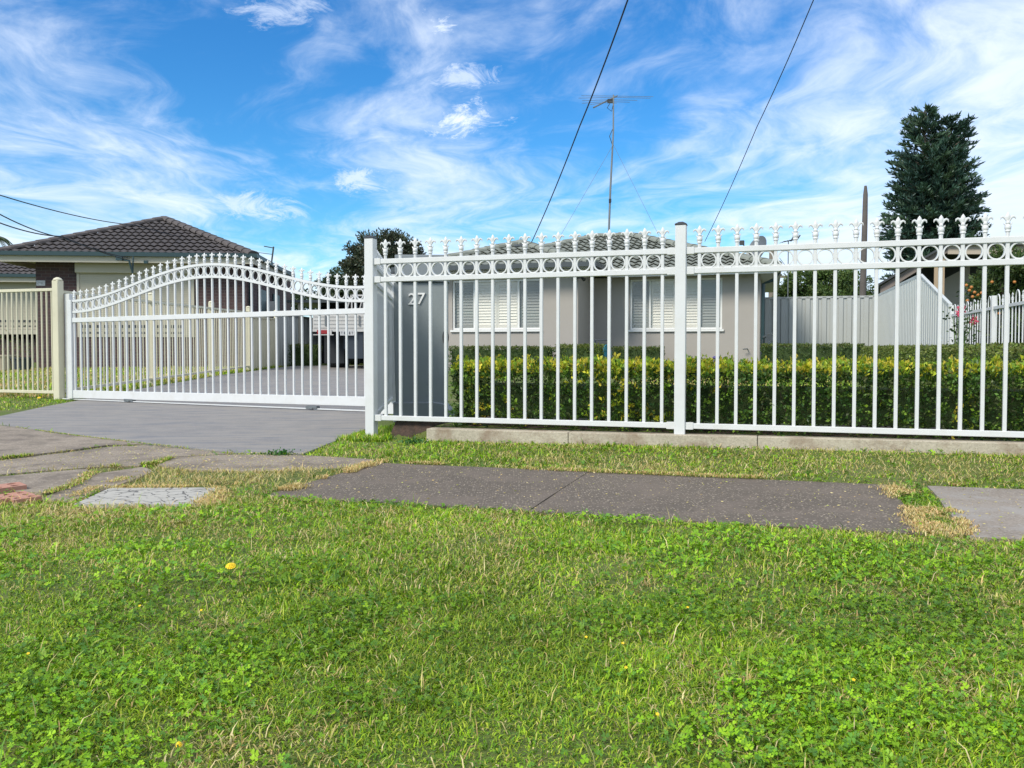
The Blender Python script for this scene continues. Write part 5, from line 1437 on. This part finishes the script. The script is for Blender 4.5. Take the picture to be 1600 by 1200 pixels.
# ------------------------------------------------------------------ grey sheet fences at the right
BK = PX(1372, 23.8 - .35, K0)
Yb = 20.96; bkx = 9.22
Lb = 6.2
bfz = .16
bf = empty('grey_back_fence', (bkx, Yb, 0), math.pi + FA, 'grey ribbed sheet fence closing the yard beside the beige house', 'fence')
sheets(bf, 0.02, Lb, lambda s: .14, lambda s: 1.86, M_grey_sheet, w_=.20)
for s in (0.0, 2.4, 4.8): MB().box(s - .03, s + .03, -.05, .05, .1, 2.03).build('post', M_grey_sheet, bf)
# side boundary: full height, then raked down to the white hooped fence
s_at = lambda Y: (Y - 7.0) * N0
sbf = empty('pale_side_fence', (*bfw(0, 0), 0), math.atan2(1, K0), 'pale grey sheet fence on the right boundary with its top raked down towards the street', 'fence')
sA, sB, sC = s_at(12.54), s_at(15.06), s_at(20.9)
sheets(sbf, sB, sC, lambda s: .10, lambda s: 1.92, M_pale_sheet, w_=.20)
sheets(sbf, sA, sB, lambda s: .10, lambda s: 1.25 + (s - sA) / (sB - sA) * .67, M_pale_sheet, w_=.20)
# white hooped fence
wf = empty('hooped_white_fence', (*bfw(0, 0), 0), math.atan2(1, K0), 'white steel fence with alternating hoops and small spears on the right boundary', 'fence')
sP = [sA - .05, sA - 2.5, sA - 4.95]
for s in sP:
    o = MB().box(-.028, .028, -.028, .028, 0, 1.34).build('post', M_white, wf, (s, 0, .0), bevel=.003)
sF = fdist(*bfw(0, 0)) ; send = -(fdist(*bfw(0, 0)) - 0.1) * 1.0
for a, b in ((sP[1], sP[0]), (sP[2], sP[1])):
    for z in (1.19, .16): MB().box(a + .036, b - .036, -.016, .016, z - .018, z + .018).build('rail', M_white, wf)
    n = 17; st_ = (b - a) / (n + 1)
    for k in range(n):
        s = a + st_ * (k + 1)
        m3 = k % 3
        if m3 == 2:
            o = place('picket', bar(1.10, .014, 'picket', M_white), wf, (s, 0, .14)); place('finial', FIN, o, (0, 0, 1.08), scale=(.75, .75, .75))
        elif m3 == 0:
            mb = MB(); mb.tube([(s, 0, .14), (s, 0, 1.27)] + [(s + st_ / 2 - st_ / 2 * math.cos(t), 0, 1.27 + st_ * .55 * math.sin(t)) for t in (.5, 1.05, 1.57, 2.09, 2.64)] + [(s + st_, 0, 1.27), (s + st_, 0, .14)], .007, 6); mb.build('hoop', M_white, wf, smooth=True)

# ------------------------------------------------------------------ trees
def tree(name, label, base, H, blobs, nleaf, leaf, cols, trunk_r=.15, cat='tree', group=None, limbs=8, clump=.32, ratio=.45, trunk_top=.55):
    """blobs: (x, z, rx, rz) ellipses in the view plane relative to the base; depth follows rx"""
    e = empty(name, base, 0, label, cat, group)
    mb = MB(); mb.tube([(0, 0, -.2), (.03 * H, .02 * H, H * .25), (0, 0, H * trunk_top)], [trunk_r, trunk_r * .75, trunk_r * .45], 8); 
    for k in range(limbs):
        b_ = blobs[k % len(blobs)]; tx_, tz_ = b_[0] + random.uniform(-.5, .5) * b_[2], b_[1] + random.uniform(-.2, .5) * b_[3]; z0 = min(H * random.uniform(.25, trunk_top), tz_)
        mb.tube([(0, 0, z0), (tx_ * .5, random.uniform(-.3, .3) * b_[2], z0 + (tz_ - z0) * .6), (tx_, random.uniform(-.5, .5) * b_[2], tz_)], [trunk_r * .4, trunk_r * .25, trunk_r * .08], 6)
    mb.build('trunk', M_bark, e)
    tot = sum(b[2] * b[2] * b[3] for b in blobs); C_, CC, OUT = [], [], []
    for b in blobs:
        n = int(nleaf * (b[2] * b[2] * b[3]) / tot); nc = max(6, int(n / 120))
        for _ in range(nc):
            d = Vector((random.gauss(0, 1), random.gauss(0, 1), random.gauss(0, 1))).normalized(); rr = random.uniform(.35, 1.0) ** .6
            c = np.array([b[0] + d.x * b[2] * rr, d.y * b[2] * rr, b[1] + d.z * b[3] * rr]); cr_ = clump * random.uniform(.6, 1.3)
            m_ = n // nc; pts = RNG.normal(0, 1, (m_, 3)); pts /= np.linalg.norm(pts, axis=1, keepdims=True); pts *= (RNG.random((m_, 1)) ** .4) * cr_; pts[:, 2] *= .75
            C_.append(c + pts); OUT.append(pts / (cr_ + 1e-6) + np.array([d.x, d.y, d.z + .3]) * .5)
            CC.append(cols[RNG.integers(0, len(cols), m_)] * random.uniform(.7, 1.35) * RNG.uniform(.8, 1.2, (m_, 1)))
    C_ = np.concatenate(C_); CC = np.concatenate(CC); OUT = np.concatenate(OUT)
    leafcloud('crown', C_, leaf * RNG.uniform(.7, 1.3, len(C_)), None, e, ratio, OUT, 1.6, colarr=CC)
    return e
def blob_px(px, py, rpx, rpy, Y, base): return ((px - 800) / F * Y - base[0], HC + (HZ - py) / F * Y - base[2], rpx / F * Y, rpy / F * Y)
EUC = np.array([(.055, .075, .048), (.045, .062, .044), (.075, .095, .056), (.095, .09, .06)])
Y = 46; b0 = ((592 - 800) / F * Y, Y, .2)
tree('gum_tree', 'large dark grey green gum tree with a domed crown behind the letterbox corner', b0, 6.5,
     [blob_px(572, 392, 24, 20, Y, b0), blob_px(558, 415, 20, 20, Y, b0), blob_px(612, 382, 28, 18, Y, b0), blob_px(634, 392, 22, 18, Y, b0), blob_px(600, 410, 45, 22, Y, b0), blob_px(570, 440, 30, 16, Y, b0), blob_px(620, 440, 40, 18, Y, b0)], 30000, .17, EUC, .22, limbs=10, clump=.42)
Y = 52; b1 = ((520 - 800) / F * Y, Y, .2)
tree('bushy_tree', 'lower rounded dark tree left of the gum tree crown', b1, 4.2,
     [blob_px(535, 434, 22, 14, Y, b1), blob_px(508, 447, 20, 11, Y, b1), blob_px(545, 455, 40, 18, Y, b1), blob_px(480, 470, 30, 14, Y, b1)], 14000, .18, EUC * np.array([.9, 1.1, .9]), .15, clump=.42)
GRN = np.array([(.070, .125, .034), (.095, .155, .04), (.055, .10, .03), (.13, .17, .05)])
Y = 34; b2 = ((1280 - 800) / F * Y, Y, .2)
tree('green_bushy_tree', 'green bushy tree behind the grey sheet fence', b2, 3.4,
     [blob_px(1255, 445, 28, 18, Y, b2), blob_px(1290, 438, 34, 19, Y, b2), blob_px(1322, 448, 22, 20, Y, b2), blob_px(1232, 460, 20, 14, Y, b2), blob_px(1290, 470, 60, 18, Y, b2)], 22000, .13, GRN, .14, clump=.30)
Y = 50; b3 = ((1360 - 800) / F * Y, Y, .2)
tree('sparse_tree', 'thin open branched tree between the palm trunk and the pine', b3, 3.6,
     [blob_px(1358, 450, 14, 12, Y, b3), blob_px(1372, 462, 16, 14, Y, b3), blob_px(1350, 475, 30, 14, Y, b3)], 3500, .15, GRN * .8, .1, clump=.35)
# orange tree over the hooped fence
Y = 13.5; b4 = ((1570 - 800) / F * Y, Y, .1)
ot = tree('orange_tree', 'orange tree with ripe fruit behind the hooped white fence', b4, 2.2,
          [blob_px(1570, 430, 48, 42, Y, b4), blob_px(1625, 440, 50, 55, Y, b4), blob_px(1545, 470, 34, 40, Y, b4), blob_px(1600, 500, 60, 50, Y, b4)], 20000, .07, GRN * .75, .09, clump=.20)
OR = bpy.data.meshes.new('orange'); bm = bmesh.new(); bmesh.ops.create_icosphere(bm, subdivisions=2, radius=.025); bm.to_mesh(OR); bm.free(); OR.materials.append(M_orange); OR.polygons.foreach_set('use_smooth', [True] * len(OR.polygons))
for (px, py) in ((1516, 449), (1521, 457), (1513, 454), (1526, 461), (1518, 464), (1532, 458), (1508, 446), (1548, 441), (1583, 441), (1560, 490), (1598, 470), (1510, 470)):
    q_ = W(px, py, 12.75 if px < 1540 else 13.05); place('orange', OR, ot, q_ - Vector(b4))
# rose bush by the hooped fence
q_ = bfw(s_at(10.4), .28)
rb = empty('rose_bush', (*q_, .1), 0, 'leggy rose bush with pink blooms in front of the hooped white fence', 'plant')
mb = MB()
for k in range(5): mb.tube([(0, 0, 0), (random.uniform(-.08, .08), 0, .5), (random.uniform(-.15, .15), random.uniform(-.1, .1), 1.0)], [.010, .008, .004], 5)
mb.build('stems', M_stalk, rb)
n = 260; C_ = RNG.normal(0, 1, (n, 3)) * np.array([.09, .09, .22]) + np.array([0, 0, .72]); leafcloud('foliage', C_, RNG.uniform(.035, .06, n), np.array([(.03, .06, .02), (.05, .09, .03)]), rb, .6)
for (a, b_, c_) in ((-.08, -.05, 1.04), (-.06, -.06, 1.10), (.13, 0, .95)):
    n = 40; leafcloud('bloom', RNG.normal(0, .018, (n, 3)) + np.array([a, b_, c_]), np.full(n, .034), None, rb, .9, colarr=np.array([.72, .13, .22]) * RNG.uniform(.7, 1.3, (n, 1)), mat_=M_leaf)

# big conifer
Y = 58; bp_ = ((1454 - 800) / F * Y, Y, .2); sc_ = Y / F
pt = empty('pine_tree', bp_, 0, 'tall dark green twin topped pine towering above the right end of the fence', 'tree')
Hp = HC + (HZ - 172) * sc_ - .2
def prof(zp): return .93 * prof0(zp)
def prof0(zp):  # half width in px against image row
    rows = [172, 180, 195, 215, 240, 265, 300, 340, 380, 420, 470, 540]; hwid = [12, 36, 54, 62, 68, 73, 77, 80, 80, 76, 66, 50]
    return np.interp(zp, rows, hwid)
V_, C_, brm = [], [], MB()
brm.tube([(0, 0, -.3), (-.1, 0, Hp * .5), (-.75, 0, Hp * .97)], [.34, .22, .03], 8)
brm.tube([(-.1, 0, Hp * .55), (.6, 0, Hp * .75), (1.25, 0, Hp * .95)], [.16, .12, .03], 8)
PC = np.array([(.040, .080, .062), (.052, .10, .070), (.075, .125, .078), (.032, .066, .055)])
def tufts(c, axis, L, n, w_, col):
    for _ in range(n):
        t = random.random() ** .8; p = c + axis * (L * t); d = (axis * .7 + Vector((random.gauss(0, .45), random.gauss(0, .45), random.gauss(.28, .28)))).normalized()
        ll = random.uniform(.35, .8) * (1.05 - .4 * t); s_ = d.cross(Vector((random.gauss(0, 1), random.gauss(0, 1), random.gauss(0, 1)))).normalized() * w_
        V_.append((p - s_ * .5, p + d * ll * .55 - s_, p + d * ll, p + d * ll * .55 + s_)); C_.append(col * random.uniform(.7, 1.35))
row = 176
while row < 560:
    z = HC + (HZ - row) * sc_ - .2; hw_ = prof(row) * sc_
    nb = 12 if row < 230 else 17
    for k in range(nb):
        a = random.uniform(0, 2 * math.pi); two = row < 225
        cxx = 0.0
        if two: cxx = random.choice((-.72, 1.2)); 
        if two and cxx > 0 and row < 188: continue
        if two: hl = min(hw_ * .62, .45 + (row - 168) * sc_ * 1.0)
        else: hl = hw_
        hl *= random.choice((.45, .7, .85, .93, 1.0, 1.06))
        up = random.uniform(.25, .75) if row < 330 else random.uniform(-.05, .45)
        ax_ = Vector((math.cos(a), math.sin(a), up)).normalized(); st_p = Vector((cxx * (1 if two else 1), 0, z - up * hl))
        brm.tube([st_p, st_p + ax_ * hl * .9], [.05, .012], 4)
        col = PC[random.randrange(4)] * random.uniform(.8, 1.25)
        tufts(st_p + ax_ * hl * .18, ax_, hl * .82, int(16 + hl * 15), .055, col)
    row += 4.2 + random.uniform(0, 1.5)
V_ = np.array(V_).reshape(-1, 3); n = len(V_) // 4
brm.build('trunk', M_bark, pt)
place('crown', npmesh('crown', V_, np.arange(len(V_)), np.full(n, 4), M_leaf, np.repeat(np.array(C_), 4, 0)), pt, kind='stuff')
# bare palm trunk
q_ = W(1349, 292, 30); e = empty('bare_palm', (q_.x, 30, .2), 0, 'bare brown palm trunk without a crown rising behind the grey fence', 'tree')
hh = q_.z - .2; mb = MB(); mb.tube([(-.06, 0, -.2), (-.05, 0, hh * .4), (-.01, 0, hh * .8), (0, 0, hh * .95), (0, 0, hh)], [.125, .115, .095, .082, .045], 10); mb.build('trunk', M_palmbark, e, smooth=True)
# palm fronds at the far left
q_ = W(-13, 376, 40); pb = empty('palm_tree', (q_.x, 40, .2), 0, 'palm crown with drooping fronds at the far left edge behind the roof', 'tree')
hh = q_.z - .2; MB().tube([(0, 0, -.2), (0, 0, hh)], [.18, .14], 8).build('trunk', M_palmbark, pb)
vs_, cc_ = [], []
for k in range(13):
    a = k * .49; tipd = random.uniform(.9, 1.2); 
    for j in range(26):
        t = j / 25; r_ = 1.15 * t * tipd; zz = hh + .45 * math.sin(t * 2.2) - .95 * t * t
        p = Vector((r_ * math.cos(a), r_ * math.sin(a), zz))
        for sd in (-1, 1):
            d = Vector((-math.sin(a) * sd * .6 + math.cos(a) * .6, math.cos(a) * sd * .6 + math.sin(a) * .6, -.55)); L_ = .38 * (1 - .5 * t); s2 = Vector((math.cos(a), math.sin(a), 0)) * .028
            vs_ += [p - s2, p + d * L_ * .5 - s2, p + d * L_, p + s2]; cc_.append(np.array((.07, .10, .05)) * random.uniform(.7, 1.3))
place('fronds', npmesh('fronds', np.array(vs_), np.arange(len(vs_)), np.full(len(vs_) // 4, 4), M_leaf, np.repeat(np.array(cc_), 4, 0)), pb, kind='stuff')

# utility pole and small distant antenna
q_ = W(1204, 388, 42); e = empty('utility_pole', (q_.x, 42, .2), 0, 'weathered timber utility pole with crossarms beyond the grey fence', 'pole')
hh = q_.z - .2; MB().tube([(0, 0, -.3), (0, 0, hh)], [.16, .12], 10).build('pole_shaft', M_pole, e, smooth=True)
for zz, ww, of in ((hh - 1.45, 1.5, 0), (hh - 2.9, .6, -.35)): MB().box(-ww + of * .5, ww * .75 + of * .5, -.06, .06, zz - .05, zz + .05).build('crossarm', M_pole, e)
mb = MB(); 
for xx in (-.9, -.5, .5, .9): mb.lathe([(.03, 0), (.05, .05), (.02, .10)], 6, (xx, 0, hh - 1.4))
mb.cbox((-.35, -.18, hh - 1.8), (.3, .2, .35)); mb.build('insulators', M_gutter_dk, e)
mb = MB(); mb.tube([(-1.2, 0, hh - 2.7), (-.1, 0, hh - 1.9)], .012, 4); mb.tube([(-1.2, 0, hh - 1.1), (-.1, 0, hh - .6)], .012, 4); mb.tube([(1.1, 0, hh - 1.4), (.4, 0, hh - .5)], .012, 4); mb.build('stay_wires', M_cable, e)
q_ = W(1230, 378, 28); e = empty('small_antenna', (q_.x, 28, .2), 0, 'small distant roof antenna right of the utility pole', 'antenna')
hh = q_.z - .2; mb = MB(); mb.tube([(0, 0, 0), (0, 0, hh)], .018, 6); mb.build('mast', M_galv, e)
mb = MB(); mb.tube([(-.22, 0, hh - .03), (.26, 0, hh + .06)], .012, 5); 
for k in range(6): mb.tube([(-.2 + k * .085, -.3, hh - .02 + k * .018), (-.2 + k * .085, .3, hh - .02 + k * .018)], .007, 4)
mb.tube([(.08, 0, hh), (.15, -.1, hh + .18)], .02, 4); mb.tube([(.3, 0, hh + .06), (.36, -.1, hh + .2)], .02, 4); mb.build('element', M_cable, e)

# right-hand neighbour building: raked fascia and dark verandah
rh = empty('verandah_house', ((1376 - 800) / F * 22, 22, .2), 0, 'neighbouring house with raked brown fascia and a dark open verandah', 'house')
RHA = math.radians(-24); rh.rotation_euler = (0, 0, RHA)
def rl(px, py):
    u = (px - 800) / F; t = (22 * u - rh.location.x) / (math.cos(RHA) - u * math.sin(RHA)); Yd = 22 + t * math.sin(RHA)
    return (t, HC + (HZ - py) / F * Yd - .2)
a, b_, c_, d_ = rl(1374, 448), rl(1478, 383), rl(1640, 383), rl(1640, 398)
def strip(p, q2, th, y0, y1, m_, nm): MB().prism([(p[0], p[1] - th), (q2[0], q2[1] - th), (q2[0], q2[1]), (p[0], p[1])], y0, y1).build(nm, m_, rh)
strip(a, b_, .20, 0, .06, M_shed, 'raked_fascia')
strip((b_[0] + .002, b_[1]), c_, .24, 0, .06, M_shedlt, 'front_fascia')
MB().prism([(a[0] - .1, a[1] - .02), (b_[0], b_[1] - .02), (c_[0], c_[1] - .02), (c_[0], c_[1] + .04), (b_[0], b_[1] + .04), (a[0] - .1, a[1] + .04)], .0 - .12, 7.5).build('roof_sheet', M_shadewall, rh)  # near-black sheet colour paints the shaded underside
MB().box(a[0] + .5, c_[0], 3.5, 3.6, 0, 3.05).build('back_wall', M_shadewall, rh)
MB().prism([(.75, 0), (2.2, 0), (2.2, 2.75), (.75, 1.95)], 1.9, 2.0).build('side_panel', M_render, rh)
p = rl(1466, 440); MB().box(p[0] - .12, p[0] + .12, .08, .22, 0, b_[1] - .28).build('verandah_post', M_timber, rh)
p = rl(1405, 440); MB().box(p[0] - .05, p[0] + .05, .08, .18, 0, rl(1405, 433)[1]).build('verandah_post', M_render, rh)

# low belt of far roofs and trees closing the horizon
far = RNG
n = 26000; a_ = RNG.uniform(-1.15, 1.15, n); R_ = RNG.uniform(95, 140, n)
cl_h = 2.4 + 2.2 * (tnoise(a_ * 30, R_ * .05, .6, 61.0)) + 1.0 * tnoise(a_ * 30, 0 * R_, 2.2, 62.0)
C_ = np.stack([np.sin(a_) * R_, np.cos(a_) * R_, RNG.random(n) ** .7 * np.clip(cl_h, .8, 6) + .2], 1)
o = leafcloud('distant_tree_belt', C_, RNG.uniform(.7, 1.3, n), EUC * 1.2, None, .7); tag(o, 'low hazy belt of distant suburban trees', kind='stuff')

# weeds on the verge and by the plinth
def weed(px, py, n, r, lab, z=None):
    x, y = G(px, py, .02); z0 = float(surf_z(np.array([x]), np.array([y]))[0]) if z is None else z
    e = empty('weed', (x, y, z0), 0, lab, 'weed', 'low weeds at the edges of the paving')
    C_ = RNG.normal(0, 1, (n, 3)) * np.array([r, r * .7, r * .35]); C_[:, 2] = np.abs(C_[:, 2]) + .005
    leafcloud('leaves', C_, RNG.uniform(.012, .022, n), np.array([(.04, .13, .03), (.06, .17, .03)]), e, .8, np.tile([0, -.2, .8], (n, 1)), 1.4)
weed(437, 706, 160, .045, 'low green weed at the front edge of the driveway')
weed(1500, 705, 260, .06, 'round green weed in front of the plinth near the right edge')
weed(1550, 700, 200, .06, 'rightmost green weed growing against the plinth')
weed(990, 690, 110, .035, 'small dark weed growing against the plinth left of the middle post')
weed(1065, 692, 110, .035, 'small dark weed at the foot of the middle fence post')
weed(1405, 703, 500, .003, 'tiny sprig of weed at the plinth base', None) if False else None
weed(645, 692, 200, .05, 'green weed clump on the bank below the letterbox pillar')

# pale chips and leaf scraps on the paving
def litter(n, polys, z, size):
    xs_, ys_ = [], []
    for P in polys:
        a = np.array([p_[:2] for p_ in P]); m_ = n // len(polys)
        x = RNG.uniform(max(a[:, 0].min(), -5), min(a[:, 0].max(), 4.5), m_ * 3); y = RNG.uniform(a[:, 1].min(), min(a[:, 1].max(), 9), m_ * 3)
        k = inpoly(x, y, P); xs_.append(x[k][:m_]); ys_.append(y[k][:m_])
    x = np.concatenate(xs_); y = np.concatenate(ys_); k = len(x)
    blades_c = DRYS[RNG.integers(0, 5, k)] * RNG.uniform(.8, 1.3, (k, 1))
    C_ = np.stack([x, y, np.full(k, z)], 1); o = np.stack([RNG.normal(0, 1, k), RNG.normal(0, 1, k), np.full(k, .05)], 1)
    ob = leafcloud('leaf_litter', C_, size * RNG.uniform(.5, 1.6, k), None, None, .3, o, .05, colarr=blades_c, mat_=M_grass)
    tag(ob, 'pale dry chips and clippings scattered on the paving', kind='stuff')
litter(2600, [dark, slabD, slabB, right_slab], .006, .010)
